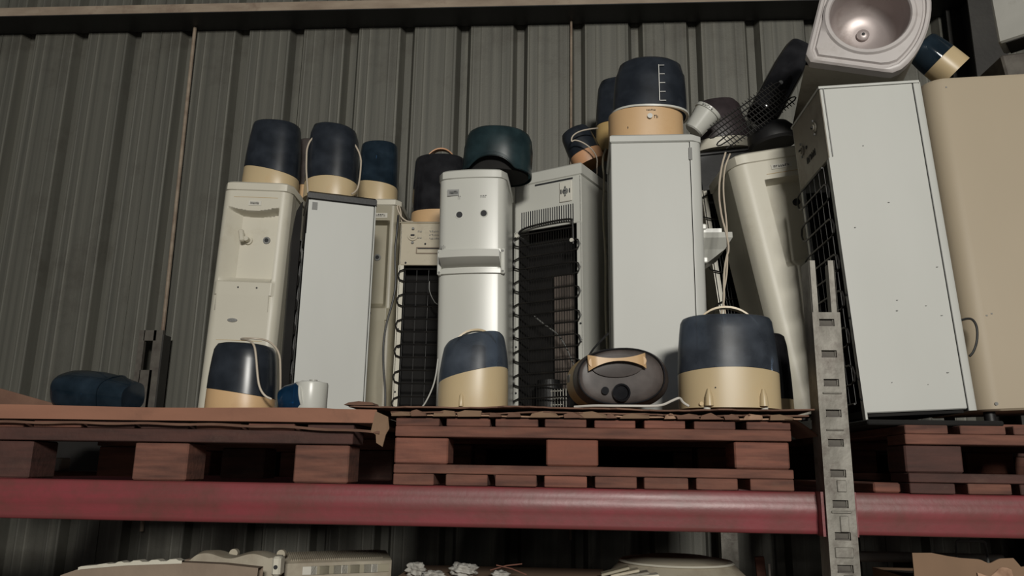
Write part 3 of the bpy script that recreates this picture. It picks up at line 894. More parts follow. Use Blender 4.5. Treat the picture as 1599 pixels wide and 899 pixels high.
MB().bbox((-.03, .06, .36), (.085, .02, .46), .004).build('compressor_tube', 'greydust', Fd)
mb = MB()
for i in range(9): mb.box((-.02 - .012 * i + .05, .125, .08), (.003, .003, .10))
for i in range(4): mb.box((.0, .124, .045 + .026 * i), (.11, .003, .003))
o_ = mb.build('lower_grille', 'paper', Fd, smooth=0)
mb = MB().cyl((.03, .08, .10), .055, .11, 20).cyl((.03, .08, .16), .045, .02, 20)
mb.build('compressor', 'black', Fd)
MB().tube([(.07, .125, .42), (.02, .13, .38), (-.05, .128, .33), (-.11, .13, .20), (-.128, .155, .175)], .003, 6, sm=2).build('loose_wire', 'inkgrey', Fd)

# ---- G: tall white side panel with the tray to the right
Y = 2.64
gxl, gxr = at(962, 560, Y).x, at(1093, 480, Y).x
gd = gxr - gxl + .03
G_top = at(1015, 208, Y).z
gh = G_top - CBASE
G_M = T(((gxl + gxr + .03) / 2 - .005, Y + .155, CBASE)) @ RZ(89)
G = dispenser('tall white water dispenser turned side on with a drip tray sticking out to the right', G_M, .31, gd, gh, 'white', cover=.035, r_front=.03, bulge=.012, lid_h=.034)
# local -y is to the right; +x is away from the camera... tray on the front
tz_ = at(1110, 372, Y + .05).z - CBASE
mb = MB()
rings = []
for z, o_ in ((tz_ - .080, .020), (tz_ - .035, .085), (tz_ - .002, .108), (tz_ + .016, .106)):
    wx_ = .125 - .07 * max(0, min(1, (tz_ + .004 - z) / .07))
    rings.append([(-wx_, -gd / 2 - .002 - o_ * .95, z), (wx_, -gd / 2 - .002 - o_ * .95, z), (wx_, -gd / 2 + .008, z), (-wx_, -gd / 2 + .008, z)])
mb.loft(rings)
mb.box((0, -gd / 2 - .036, tz_ + .022), (.25, .062, .014))
mb.build('drip_tray', 'whiteplastic', G, smooth=0)
for zz in (.035, -.085):
    MB().bbox((0, -gd / 2 - .006, tz_ + zz), (.26, .020, .022), .004).build('tray_rim', 'whiteplastic', G)
MB().cyl((.157, 0, 0), .001, .001, 8)
screw(G, -.12, 0, gh - .5)
mb = MB().box((-.157, -gd / 2 + .035, gh * .92), (.003, .012, .045)).build('grip_slot', 'inkgrey', G, smooth=0)

# ---- dispenser hidden behind G
hY = 3.0
hx_ = at(948, 300, hY).x
Hh = at(940, 236, 3.31).z - CBASE
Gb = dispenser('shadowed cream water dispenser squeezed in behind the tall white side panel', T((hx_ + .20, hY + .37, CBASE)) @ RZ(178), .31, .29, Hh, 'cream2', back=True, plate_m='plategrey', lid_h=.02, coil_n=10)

# ---- K: cream dispenser leaning left
Y = 2.72
kt = at(1134, 243, Y)
kw, kh = .31, .975
lean = -10.5
cl, sl = math.cos(math.radians(lean)), math.sin(math.radians(lean))
# top left corner in local = (-kw/2, kh)
kbx = kt.x - (-kw / 2 * cl + kh * sl); kbz = kt.z - (kw / 2 * sl * 1 + kh * cl)
kbz = CBASE + kw / 2 * abs(sl)
kh = (kt.z - kbz - kw / 2 * sl) / cl
kbx = kt.x - (-kw / 2 * cl + kh * sl)
K_M = T((kbx, Y + .15, kbz)) @ RY(lean) @ RZ(4)
K = dispenser('cream water dispenser leaning over to the left behind the large humidifier', K_M, kw, .29, kh, 'cream', front='alcove', cover=.09, r_front=.055, lid_h=.045)
alcove_front(K, kw, .29, kh, 'cream', top=.875, bot=.54, lip=False, alc_w=.19, off=.042, arch=.0, depth=.05, slopeL=.012, slopeR=.02, r=.055, cover=.09, lid_h=.045, tap=False)
b_ = MB().box((.02, -.1465, kh * .925), (.075, .002, .018)).build('badge', 'paper', K, smooth=0)
marks(b_, 'print', 'ink', .02, -.148, kh * .925, .060, .008, 7, seedv=19)
ho = MB().cyl((.06, -.10, kh * .79), .013, .008, 18, axis='y').build('tap_hole', 'ink', K)
MB().box((.03, -.1462, kh * .90), (.14, .001, .0016)).build('seam', 'tan', K, smooth=0)

# ---- L: second leaning dispenser behind K
Y = 3.06
lt = at(1086, 236, Y)
lean = -6
cl, sl = math.cos(math.radians(lean)), math.sin(math.radians(lean))
lw = .30
lbz = CBASE + lw / 2 * abs(sl)
lh = (lt.z - lbz - lw / 2 * sl) / cl
lbx = lt.x - (-lw / 2 * cl + lh * sl)
Lm = T((lbx, Y + .15, lbz)) @ RY(lean) @ RZ(180)
Ld = dispenser('shadowed cream water dispenser with black back panel leaning under the plum humidifier', Lm, lw, .28, lh, 'cream', back=True, plate_m='black', plate_h=.15, lid_m='black', lid_h=.02, coil_n=8)

# ---- J: tall white side panel right of the upright
Y = 2.33
jl, jr = at(1352, 652, Y), at(1530, 650, Y)
jd = jr.x - jl.x
lean = -3.2
jh = (at(1360, 133, Y).z - RBASE) / math.cos(math.radians(lean)) - .004
jw = .30
J_M = T(((jl.x + jr.x) / 2, Y + jw / 2, RBASE + .003 + jd / 2 * math.sin(math.radians(3.2)))) @ RY(lean) @ RZ(90)
J = dispenser('tall white water dispenser turned side on right of the grey upright, leaning slightly left', J_M, jw, jd, jh, 'white', back=True, plate_m='plategrey', plate_h=.235, cover=.026, r_front=.012, lid_h=.006, coil_n=13, feet=False, wires=False)
for (xx, zz) in ((-.07, .075), (.07, .095)):
    plug_socket(J, xx, jd / 2 + .003, jh - zz - .03, .017, 'plategrey')
marks(J, 'print', 'ink', .0, jd / 2 + .001, jh - .175, .09, .022, 6, seedv=41)
MB().cyl((0.03, jd / 2 + .001, jh - .13), .006, .004, 10, axis='y').build('screw', 'ink', J)
MB().box((-jw / 2 - .0005, -jd / 2 + .0275, jh * .5), (.002, .0022, jh - .03)).build('seam', 'inkgrey', J, smooth=0)
MB().box((-jw / 2 - .0005, jd / 2 - .012, jh - .12), (.0022, .003, .235)).build('seam', 'inkgrey', J, smooth=0)
mb = MB()
rr = random.Random(5)
for (u, v) in ((.02, .33), (.025, .30), (.0, .62), (.07, .10), (-.09, .12), (-.10, .28), (-.06, .31), (.11, .55), (-.03, .09), (.05, .80), (-.11, .42)):
    mb.box((-jw / 2 - .0003, u, v * jh), (.002, rr.uniform(.002, .006), rr.uniform(.0015, .0025)))
mb.build('scratches', 'inkgrey', J, smooth=0)

# ---- O: beige unit at the right edge
Y = 2.36
ol = at(1538, 640, Y).x
oh = at(1500, 113, Y).z - at(1538, 640, Y).z
ow, od = .46, .34
obz = at(1538, 640, Y).z
lean = -2.6
O_M = T((ol + ow / 2, Y + od / 2 + .02, obz + ow / 2 * math.sin(math.radians(2.6)) - .002)) @ RY(lean)
O = empty('beige_cabinet', O_M, 'beige metal cabinet with rounded left edge at the right end of the rack', 'cabinet')
rs = []
for z, i in ((0, .006), (.006, 0), (oh - .02, 0), (oh - .006, .006), (oh, .02)):
    rs.append(rrect(ow - 2 * i, od - 2 * i, .055, z, n=10, rb=.02))
MB().loft(rs).build('body', 'beige', O, smooth=40)
for sx in (-1, 1):
    for sy in (-1, 1):
        MB().cyl((sx * ow * .40, sy * od * .36, -.016), .016, .034, 12).build('foot', 'black', O)
MB().cyl((-ow / 2 + .045, -od / 2 - .0005, .02), .005, .003, 12, axis='y').build('screw', 'inkgrey', O)
for zz, xx in ((.28, .06), (.285, .075), (oh - .04, .055)):
    MB().box((-ow / 2 + xx, -od / 2 - .0003, zz), (.005, .0015, .004)).build('scratch', 'inkgrey', O, smooth=0)
mb = MB()
for sx in (-1, 1):
    mb.bbox((sx * .10, 0, -.032), (.08, .30, .026), .003)
oo = at(1538, 640, Y)
riser_z = RBASE
ob = obz - .034
tag(MB().bbox((ol + ow / 2 + .03, Y + od / 2 + .02, (rtop + ob) / 2 - .002), (ow + .02, od, max(.004, ob - rtop - .006)), .002).build('loose_board', 'wood2', smooth=0), 'thin dark board under the feet of the beige cabinet', 'board')
tag(MB().tube([at(px, py, 2.345) for px, py in ((1500, 500), (1510, 497), (1519, 498), (1526, 510), (1526, 533), (1520, 550), (1514, 556))], .0035, 8, sm=2).build('power_cord', 'cordb'),
    'short loop of black cord between the white side panel and the beige cabinet', 'cord')

# ---- M: dispenser lying on top of J, its top with the basin facing out
Y = 2.36
c0, c1 = at(1259, 94, Y), at(1404, 128, Y)
c0.z += .004; c1.z += .004
roll = math.degrees(math.atan2(-(c1.z - c0.z), c1.x - c0.x))
mw = .36; md = .272; ml = .60
# local frame of the thing: top towards -Y of the world; local z -> -Y, local y(back) , front to the right(+X, down)
ctr = c0 + (c1 - c0).normalized() * .145
R_ = RY(roll)
# local axes: x_local = up in picture, y_local(front=-y) -> right in the picture
base = Matrix(((0, -1, 0, 0), (0, 0, -1, 0), (1, 0, 0, 0), (0, 0, 0, 1)))
Mctr = c0 + (R_.to_3x3() @ Vector((md / 2, 0, mw / 2)))
M_M = T(c0) @ RZ(-11) @ T(-c0) @ T(Mctr) @ R_ @ base
Md = empty('water_dispenser', M_M, 'silver grey water dispenser lying on its side, round bottle basin facing out', 'water dispenser', 'old water dispensers standing on the rack')
# footprint ring: back corners square, front bowed
def dring(i, z):
    W = mw / 2 - i; D = md / 2 - i
    pts = [(W, D, z), (-W, D, z)]
    for k in range(19):
        u = -1 + 2 * k / 18
        x = W * u
        y = -D - .058 * (1 - abs(u) ** 2.2) + (.016 * max(0, (abs(u) - .93) / .07) ** 2)
        pts.append((x, y, z))
    return pts
# outward -z ... local +z points to the camera? base maps local z to -Y
rs = [dring(0, -ml), dring(0, -.15), dring(.001, -.04)]
MB().loft(rs, cap=False, capb=True).build('body', 'plategrey', Md, smooth=40)
BR = .120; bcx = .0
def cap_ring(r_, z, n=48):
    return [(bcx + r_ * math.cos(2 * PI * k / n), -.020 + r_ * math.sin(2 * PI * k / n), z) for k in range(n)]
# lid: outer shell, then top face with a round opening, then the basin
def dring48(i, z):
    outl = dring(i, z)
    n = 48; pts = []
    for k in range(n):
        a = 2 * PI * k / n; d = Vector((math.cos(a), math.sin(a)))
        o2 = Vector((bcx, -.020)); best = None
        m_ = len(outl)
        for q in range(m_):
            p1 = Vector(outl[q][:2]); p2 = Vector(outl[(q + 1) % m_][:2])
            e2 = p2 - p1; den = d.x * e2.y - d.y * e2.x
            if abs(den) < 1e-9: continue
            tt = ((p1.x - o2.x) * e2.y - (p1.y - o2.y) * e2.x) / den
            uu = ((p1.x - o2.x) * d.y - (p1.y - o2.y) * d.x) / den
            if tt > 0 and -1e-6 <= uu <= 1 + 1e-6 and (best is None or tt < best): best = tt
        pts.append((bcx + d.x * best, -.020 + d.y * best, z))
    return pts
MB().loft([dring48(-.004, -.042), dring48(-.004, -.006), dring48(.002, 0), dring48(.010, 0), dring48(.013, -.006), dring48(.018, -.006), dring48(.022, .001),
           cap_ring(BR + .020, .002), cap_ring(BR + .014, .008), cap_ring(BR + .004, .008), cap_ring(BR, .002)], cap=False, capb=False).build('lid', 'silver', Md, smooth=40)
MB().loft([cap_ring(BR, .002), cap_ring(BR - .004, -.01), cap_ring(BR - .010, -.060), cap_ring(BR - .018, -.100), cap_ring(BR - .034, -.118), cap_ring(.078, -.122), cap_ring(.070, -.128), cap_ring(.03, -.130)], cap=True, capb=False).build('basin', 'basin', Md, smooth=50)
# drain spigot in the basin floor
MB().lathe([(.020, -.131), (.020, -.120), (.012, -.115), (.006, -.115)], 24, mtx=T((bcx, -.020, 0))).build('drain', 'basin', Md)
MB().cyl((bcx, -.020, -.1145), .005, .003, 12).build('drain_hole', 'ink', Md)
MB().bbox((mw / 2 - .040, -.135, .002), (.03, .02, .004), .002).build('embossed_mark', 'basin', Md)

# ------------------------------------------------------------------ humidifiers
def oval(a, b, n=48, p=2.3):
    out = []
    for k in range(n):
        t_ = 2 * PI * k / n; c, s = math.cos(t_), math.sin(t_)
        out.append((a * math.copysign(abs(c) ** (2 / p), c), b * math.copysign(abs(s) ** (2 / p), s)))
    return out


def humidifier(label, mtx, a, b, hb, H, kb=0.0, ang=0.0, kt=0.0, taper=.12, base_m='butter', tank_m='tank', handle=True, handle_m=None, chimney=True, foot=False, dome=.02, flare=.02,
               bow=0.0, tank_shift=(0, 0), tank_tilt=0, rim=False, skew=0.0, hh=0.0, group='humidifiers stacked on and between the dispensers'):
    """Oval humidifier: moulded base with a sloping upper edge, smoky water tank, strap handle. Base centre at the origin, front -y."""
    t = empty('humidifier', mtx, label, 'humidifier', group)
    ov = oval(a, b)
    ca, sa = math.cos(math.radians(ang)), math.sin(math.radians(ang))
    dirv = lambda x, y: (x / a * ca + y / b * sa)
    zb = lambda x, y: hb + kb * dirv(x, y) + bow * (1 - (x / a) ** 2) * (1 if y < 0 else 0)
    zt = lambda x, y: H - dome - .004 + kt * dirv(x, y)
    rs_ = []
    for u, s_ in ((0, 1 - flare * .2), (.04, 1.0), (.5, 1.0), (.94, 1 - flare * .5), (1, 1 - flare * .8), (1.0, .80)):
        rs_.append([(x * s_, y * s_, zb(x, y) * u) for x, y in ov])
    MB().loft(rs_).build('base', base_m, t)
    rs_ = []
    S0 = 1 - flare * .3
    ph = 0
    for u, s_ in ((0, S0), (.25, S0 - taper * .12), (.5, S0 - taper * .36), (.75, S0 - taper * .68), (.94, S0 - taper), (1.0, S0 - taper - .035)):
        rs_.append([(x * s_ + skew * u, y * s_, (zb(x, y) + .001) * (1 - u) + zt(x, y) * u) for x, y in ov])
    sE = S0 - taper - .035
    for f, dz in ((.93, .6), (.75, .88), (.45, 1.0), (.06, 1.02)):
        rs_.append([(x * sE * f + skew, y * sE * f, H - dome - .004 + kt * dirv(x, y) * f + dome * dz) for x, y in ov])
    TM = T((tank_shift[0], tank_shift[1], 0)) @ T((0, 0, hb)) @ RY(tank_tilt) @ T((0, 0, -hb))
    tk = MB().loft(rs_, capb=False, mtx=TM).build('tank', tank_m, t, smooth=45)
    if rim:
        MB().loft([[(x * q, y * q, zb(x, y) + z) for x, y in ov] for q, z in ((.97, .001), (1.045, .001), (1.05, .008), (1.0, .010), (.97, .008))], cap=False, mtx=TM).build('rim', 'whiteplastic', t)
    if chimney:
        MB().lathe([(.026, hb * .9), (.022, H - dome - .02), (.016, H - dome - .015)], 20, mtx=T((a * .12, 0, 0))).build('inner_tube', tank_m, t)
    if handle:
        hm = handle_m or base_m
        pts = []
        for k in range(13):
            u = -1 + 2 * k / 12
            x = a * .62 * u
            z = H - .004 + kt * dirv(x, 0) * .6 + (.020 + hh) * (1 - u * u) - .022 * abs(u) ** 3
            pts.append((x, 0, z))
        mb_ = MB()
        rings = []
        for k, (x, y, z) in enumerate(pts):
            w2 = .013 + .006 * abs(-1 + 2 * k / 12) ** 2
            rings.append([(x, -w2, z), (x, w2, z), (x, w2, z + .006), (x, -w2, z + .006)])
        mb_.loft(rings).build('handle', hm, t, smooth=50)
    if foot:
        for sx in (-1, 1):
            mb_ = MB().lathe([(.013, .004), (.011, .03), (.004, .052)], 12, mtx=T((sx * a * .52, -b * .93, 0)))
            mb_.build('foot_rib', base_m, t)
            MB().cyl((sx * a * .55, -b * .80, -.003), .010, .012, 12).build('foot', 'paper', t)
    return t


def cord(label, pts, r=.0035, m='cordw', group=None, sm=2):
    return tag(MB().tube(pts, r, 7, sm=sm).build('power_cord', m), label, 'cord', group)


def hum_px(pxl, pxr, py, Y, z):
    A_, B_ = at(pxl, py, Y), at(pxr, py, Y)
    return (A_.x + B_.x) / 2, (B_.x - A_.x) / 2


def ztop(px, py, Y): return at(px, py, Y).z


# on A
Y = 3.12
Ztop = LBASE + ah + .003 + .004
x, a = hum_px(381, 466, 276, Y, 0)
humidifier('navy tank humidifier with cream base on top of the leftmost cream dispenser', T((x, Y, Ztop + .001)) @ RY(1.5), a, .085, .070, ztop(428, 194, Y) - Ztop, kb=-.022, taper=.13, base_m='butter', tank_m='tank', handle=False, dome=.008, kt=-.004)
# on B
x, a = hum_px(480, 561, 280, 2.99, 0)
HBz = LBASE + bh + .001
HB = humidifier('navy tank humidifier with rounded top on the black lid, its pale cord looped over', T((x, 2.97, HBz)), a, .085, .066, ztop(515, 197, 2.97) - HBz, bow=.012, taper=.10, base_m='butter', tank_m='tank', handle=False, dome=.034, kt=-.012)
cord('pale cord looped over the humidifier on the black lid', [(x - a * .62, 2.99 - .100, HBz + .004), (x - a * .68, 2.99 - .100, HBz + .05), (x - a * .76, 2.99 - .096, HBz + .10), (x - a * .82, 2.99 - .085, HBz + .15), (x - a * .86, 2.99 - .08, HBz + .205), (x - a * .70, 2.99 - .075, HBz + .252), (x - a * .3, 2.99 - .05, HBz + .285), (x + a * .6, 2.99 - .05, HBz + .270), (x + a * 1.12, 2.99 - .04, HBz + .19), (x + a * 1.16, 2.99 - .05, HBz + .11), (x + a * 1.14, 2.99 - .06, HBz + .04), (x + a * 1.06, 2.99 - .075, HBz + .015), (x + a * .96, 2.99 - .085, HBz + .004)])
# behind, between A and B
Y = 3.20
x, a = hum_px(456, 500, 270, Y, 0)
zc_ = LBASE + ah - .012
humidifier('small smoky brown humidifier peeping out between the two left humidifiers', T((at(478, 280, 3.255).x, 3.275, Ztop + .001)), .052, .06, .062, ztop(478, 221, 3.275) - Ztop, taper=.05, base_m='peach', tank_m='tankbrown', handle=False, dome=.006)
# on C
Y = 3.37
x, a = hum_px(560, 619, 300, Y, 0)
Cz = CBASE - .004 + ch + .001
humidifier('glossy navy humidifier with cream base on the olive cream dispenser', T((x, Y, Cz)), a + .004, .08, .092, ztop(590, 226, Y) - Cz, kb=-.012, taper=.08, base_m='butter', tank_m='tankblue', handle=False, dome=.006)
# on D
Y = 3.16
x, a = hum_px(643, 728, 330, Y + .05, 0)
Dz = CBASE + dh + .001
humidifier('glossy dark humidifier with orange handle above the cream outlet plate', T((x, Y + .05, Dz)), a, .085, .068, ztop(690, 247, Y + .05) - Dz, taper=.06, base_m='peach', tank_m='tankblack', handle=True, handle_m='orange', dome=.008, hh=.022)
cord('pale cord dangling beside the humidifier with the orange handle', [(x - a * .75, 3.10, Dz + .0035), (x - a * .95, 3.10, Dz + .0035), (x - a * 1.16, 3.10, Dz + .02), (x - a * 1.30, 3.10, Dz + .05), (x - a * 1.36, 3.10, Dz + .072), (x - a * 1.28, 3.11, Dz + .078), (x - a * 1.22, 3.12, Dz + .04), (x - a * 1.20, 3.12, Dz + .0035), (x - a * 1.0, 3.13, Dz + .0035)], .003)

# teal ring tank on E
Y = 2.86
ez = CBASE + eh
tl, tr = at(722, 262, Y).x, at(830, 262, Y).x
ta = (tr - tl) / 2
RT = empty('water_tank', T(((tl + tr) / 2, Y, ez + .010)) @ RY(3), 'upturned teal tank with an arched opening lying on the white dispenser with two eye holes', 'water tank')
Ht = ztop(775, 214, Y) - ez
tb = .115
arch_h = ztop(770, 246, Y - tb) - ez
ov = oval(ta, tb, 72)
mb = MB()
zarch = lambda x, y: arch_h * max(0, 1 - abs((x + .012) / (ta * .66)) ** 2.4) if y < 0 and abs(x + .012) < ta * .66 else 0
rings = []
for s_, u in ((.985, 0), (1.0, .30), (.99, .6), (.95, .82), (.89, .93), (.80, .985), (.5, 1.0), (.05, .99)):
    rings.append([(x * s_, y * s_, zarch(x, y) * (1 - u) + Ht * u) for x, y in ov])
mb.loft(rings, cap=True, capb=False)
mb.build('shell', 'teal', RT, smooth=45)
MB().loft([[(x * s_, y * s_, zarch(x, y) + .002 + dz) for x, y in ov] for s_, dz in ((.985, -.001), (1.012, 0), (1.012, .012), (.985, .014))], cap=False).build('lower_rim', 'teal', RT, smooth=45)
MB().loft([[(x * .90, y * .80 + .012, z) for x, y in ov] for z in (.004, Ht * .8)]).build('dark_insert', 'cavity', RT)

# on G: large one
Y = 2.78
Gz = CBASE + gh + .001
x, a = hum_px(950, 1066, 190, Y, 0)
HG = humidifier('large navy tank humidifier with measuring scale on the tall white side panel', T((x, Y, Gz)), a, .10, ztop(1010, 168, Y - .09) - Gz, ztop(1020, 98, Y) - Gz + .0, taper=.06, flare=.0, base_m='peach', tank_m='tank', handle=False, dome=.055, tank_shift=(.016, 0), tank_tilt=1.5, rim=True, chimney=False)
gx = x
mb = MB()
sx0 = .042; gH = ztop(1020, 98, Y) - Gz
ghb = ztop(1010, 168, Y - .09) - Gz
for i in range(5):
    zz = ghb + .022 + i * (gH - ghb - .085) / 4
    mb.box((sx0 + .012 - .0005 * i, -.1025 + .0016 * i, zz), (.022, .0016, .003))
mb.box((sx0, -.1015, ghb + .022 + (gH - ghb - .085) / 2), (.003, .0016, gH - ghb - .085), mtx=T((0, 0, 0)))
mb.build('measuring_scale', 'silverbadge', HG, smooth=0)
marks(HG, 'print', 'ink', .010, -.1012, ghb - .014, .034, .006, 6, seedv=51)
MB().cyl((.005, -.103, ghb - .040), .0095, .012, 16, axis='y').build('dial', 'silverbadge', HG)
marks(HG, 'print', 'ink', .028, -.1005, ghb - .040, .016, .012, 2, seedv=52)
marks(HG, 'print', 'ink', -.062, -.089, ghb - .078, .03, .008, 5, seedv=53)
# behind G: second
Y = 3.36
Gbz = CBASE + Hh + .001
humidifier('navy humidifier with tan base half hidden behind the large one with the scale', T((at(971, 190, Y).x, Y, Gbz)), at(972, 190, Y).x - at(931, 190, Y).x, .085, ztop(940, 200, Y) - Gbz, ztop(965, 126, Y) - Gbz, taper=.10, base_m='tan', tank_m='tank', handle=False, dome=.03)
# tipped one above F's right shoulder
Y = 3.26
p = at(915, 225, Y)
fzt = CBASE + fh
HT = humidifier('navy humidifier tipped over behind the coil backed dispenser, tan base down to the right', T((at(922, 262, Y).x, Y, at(922, 262, Y).z + .012)) @ RY(-24), .072, .07, .055, .185, taper=.08, base_m='orange', tank_m='tank', handle=False, dome=.02)
q = lambda px, py, Y_=3.15: at(px, py, Y_)
cord('thin pale cord hooked over the tipped navy humidifier', [q(934, 200), q(916, 202), q(902, 206), q(893, 213), q(892, 222), q(897, 218), q(910, 222), q(924, 232), q(933, 246), q(932, 262, 3.16), Vector((at(932, 262, 3.16).x, 3.13, CBASE + fh + .02)), Vector((at(926, 262, 3.13).x, 3.08, CBASE + fh + .0045))], .003, 'cordw')
cord('bundle of dull cord hanging in the dark gap left of the tall white side panel', [q(946, 232, 2.95), q(940, 250, 2.94), q(944, 280, 2.94), q(941, 330, 2.94), q(946, 400, 2.94), q(945, 480, 2.94), q(949, 560, 2.94)], .004, 'cream2')

# front row --------------------------------------------------------
Y = 2.33
x, a = hum_px(323, 422, 625, Y, 0)
z0 = LBASE
H1x, H1a = x, a
H1 = humidifier('dark grey humidifier with peach base and pale cord in front of the leftmost cream dispenser', T((x + .008, Y, z0 + .001)), a + .004, .085, .066, ztop(380, 536, Y) - z0, kb=-.014, ang=0, taper=.10, base_m='peach', tank_m='tank', handle=False, dome=.016, kt=-.004)
h1t = ztop(380, 536, Y)
qq = lambda px, py, Y_=2.24: at(px, py, Y_)
cord('pale cord looped over the top of the dark grey humidifier at the front left', [qq(424, 623, 2.235), qq(413, 618, 2.228), qq(405, 605, 2.228), qq(402, 585, 2.228), qq(400, 556, 2.236), qq(397, 537, 2.243), qq(387, 530, 2.27), qq(376, 530, 2.32), qq(378, 528, 2.37), qq(400, 528, 2.40), qq(421, 532, 2.39), qq(437, 550, 2.38), qq(438, 580, 2.385), qq(438, 605, 2.39), qq(436, 628, 2.40)], .0032)

# small white cylinder lying with a blue tank end
Y = 2.36
wb = empty('small_humidifier', T((at(487, 600, Y).x, Y, LBASE + .0045)), 'small white round humidifier with bright blue tank tipped on its side', 'humidifier', 'humidifiers stacked on and between the dispensers')
wr = (at(512, 615, Y).x - at(462, 615, Y).x) / 2
wz = ztop(487, 598, Y) - LBASE
MB().lathe([(wr * .96, 0), (wr, .004), (wr, wz - .01), (wr * .97, wz - .004), (wr * .6, wz)], 36).build('body', 'whiteplastic', wb)
MB().cyl((.004, 0, wz + .002), .012, .007, 14).build('knob', 'greywhite', wb)
mb = MB()
R0 = wz * .455
mb.lathe([(R0 * .2, -.065), (R0 * .75, -.060), (R0 * .98, -.040), (R0 * 1.04, -.004), (R0 * 1.0, .012)], 36, mtx=T((-wr * .58, -.005, wz * .52)) @ RY(78))
mb.build('blue_tank', 'bluelid', wb)
MB().lathe([(R0 * 1.02, .008), (R0 * 1.07, .010), (R0 * 1.07, .015), (R0 * 1.0, .017)], 36, mtx=T((-wr * .58, -.005, wz * .52)) @ RY(78)).build('tank_ring', 'whiteplastic', wb)

# H2
Y = 2.34
x, a = hum_px(684, 793, 625, Y, 0)
H2 = humidifier('clear smoky blue humidifier with cream base in front of the dispenser with eye holes', T((x, Y, CBASE + .001)), a, .095, .094, ztop(745, 527, Y) - CBASE + .002, kb=.026, ang=-20, kt=.020, taper=.13, base_m='butter', tank_m='tankclear', handle=True, dome=.012, flare=.02)
MB().lathe([(.008, 0), (.0065, .03), (.002, .036)], 10, mtx=T((-a * .22, -.092, .002))).build('foot_rib', 'butter', H2)
cord('thin grey cord hanging from the clear smoky blue humidifier', [at(684, 560, 2.42), at(681, 585, 2.42), at(676, 605, 2.42), at(664, 630, 2.42), Vector((at(655, 640, 2.42).x, 2.42, CBASE + .004))], .0026, 'greywhite')

# H4 big with handle
Y = 2.36
x, a = hum_px(1060, 1217, 620, Y, 0)
z4 = CBASE + .009
H4 = humidifier('large smoky blue humidifier with cream base and arched handle at the front right', T((x, Y, z4)), a, .105, .102, ztop(1135, 497, Y) - z4 + .004, bow=.012, taper=.085, base_m='butter', tank_m='tankclear', handle=True, dome=.006, foot=True, flare=.0, hh=.010)
MB().bbox((-.012, -.062, .118), (.075, .03, .022), .004).build('float_box', 'greywhite', H4)
MB().cyl((a * .02 - .06, -.100, .055), .002, .003, 8, axis='y').build('screw', 'ink', H4)
MB().cyl((-a * .66, -.088, .010), .006, .006, 10, axis='y').build('cord_plug', 'tan', H4)
# H5 behind H4
Y = 2.56
x5 = at(1200, 600, Y).x
humidifier('black tank humidifier mostly hidden behind the large smoky blue one', T((x5 + .005, Y, CBASE + .001)), at(1233, 600, Y).x - x5, .075, .055, ztop(1205, 520, Y) - CBASE, taper=.14, base_m='butter', tank_m='tankblack', handle=False, dome=.03)

# H3 lying on its side, top towards us
Y = 2.30
c = at(965, 590, Y)
ay, az = .092, .146
H3M = T((c.x + .052, Y - .005, CBASE + ay * .985 + .001)) @ RZ(17) @ RX(90) @ RZ(7)
# axis now points to -Y turned towards the right of the viewer
H3 = humidifier('smoky brown humidifier lying on its side, handle and top facing out', T((c.x - .004, Y + .165, CBASE + ay + .006)) @ RZ(10) @ RX(90) @ RZ(4), az, ay, .10, .185, skew=-.018, taper=.13, base_m='tan', tank_m='tankbrown', handle=False, chimney=False, dome=.004, flare=.0)
zt3 = .1855
mb = MB()
rings = []
for k in range(13):
    u = -1 + 2 * k / 12
    x = .085 * u - .032
    w2 = .009 + .014 * abs(u) ** 2.2
    zc = zt3 + .014 + .006 * (1 - u * u) - .01 * (abs(u) > .95)
    rings.append([(x, .038 - w2 + .010 * u * u * -1 + .012, zc), (x, .038 + w2 + .002, zc), (x, .038 + w2 + .002, zc + .006), (x, .038 - w2 - .010 * u * u + .012, zc + .006)])
mb.loft(rings).build('handle', 'peach', H3, smooth=50)
for s in (-1, 1):
    MB().cyl((s * .072 - .032, .040, zt3 + .008), .013, .018, 16).build('handle_boss', 'peach', H3)
MB().lathe([(.075, zt3), (.075, zt3 + .002), (.070, zt3 + .0025)], 36, sy=.42, mtx=T((-.030, .028, 0))).build('handle_recess', 'tankbrown', H3)
MB().lathe([(.026, zt3), (.026, zt3 + .010), (.021, zt3 + .012), (.019, zt3 + .004)], 28, mtx=T((-.026, -.048, 0))).build('mist_nozzle', 'tankblack', H3)
MB().cyl((-.072, -.040, zt3 + .002), .011, .006, 20).build('filler_cap', 'tankblack', H3)
ov3 = oval(az * .868, ay * .868)
MB().tube([(x_ - .018, y_, zt3 - .003) for x_, y_ in ov3] + [(ov3[0][0] - .018, ov3[0][1], zt3 - .003)], .0022, 6).build('top_seam', 'tankblack', H3)
b_ = MB().bbox((0, 0, 0), (.028, .046, .004), .002, mtx=RZ(0)).build('label_plate', 'inkgrey', H3)
b_.matrix_basis = T((-az * .985, .012, .030)) @ RY(-90) @ RZ(90)
cord('white cord trailing along the cardboard in front of the overturned brown humidifier', [Vector((p_.x, p_.y, max(p_.z, CBASE + .0048))) for p_ in (at(897, 636, 2.25), at(925, 633, 2.22), at(955, 634, 2.20), at(985, 637, 2.195), at(1012, 638, 2.195), at(1034, 633, 2.21), at(1050, 625, 2.235), at(1062, 620, 2.25), at(1066, 628, 2.225), at(1076, 634, 2.22))], .0035, 'cordwhite')

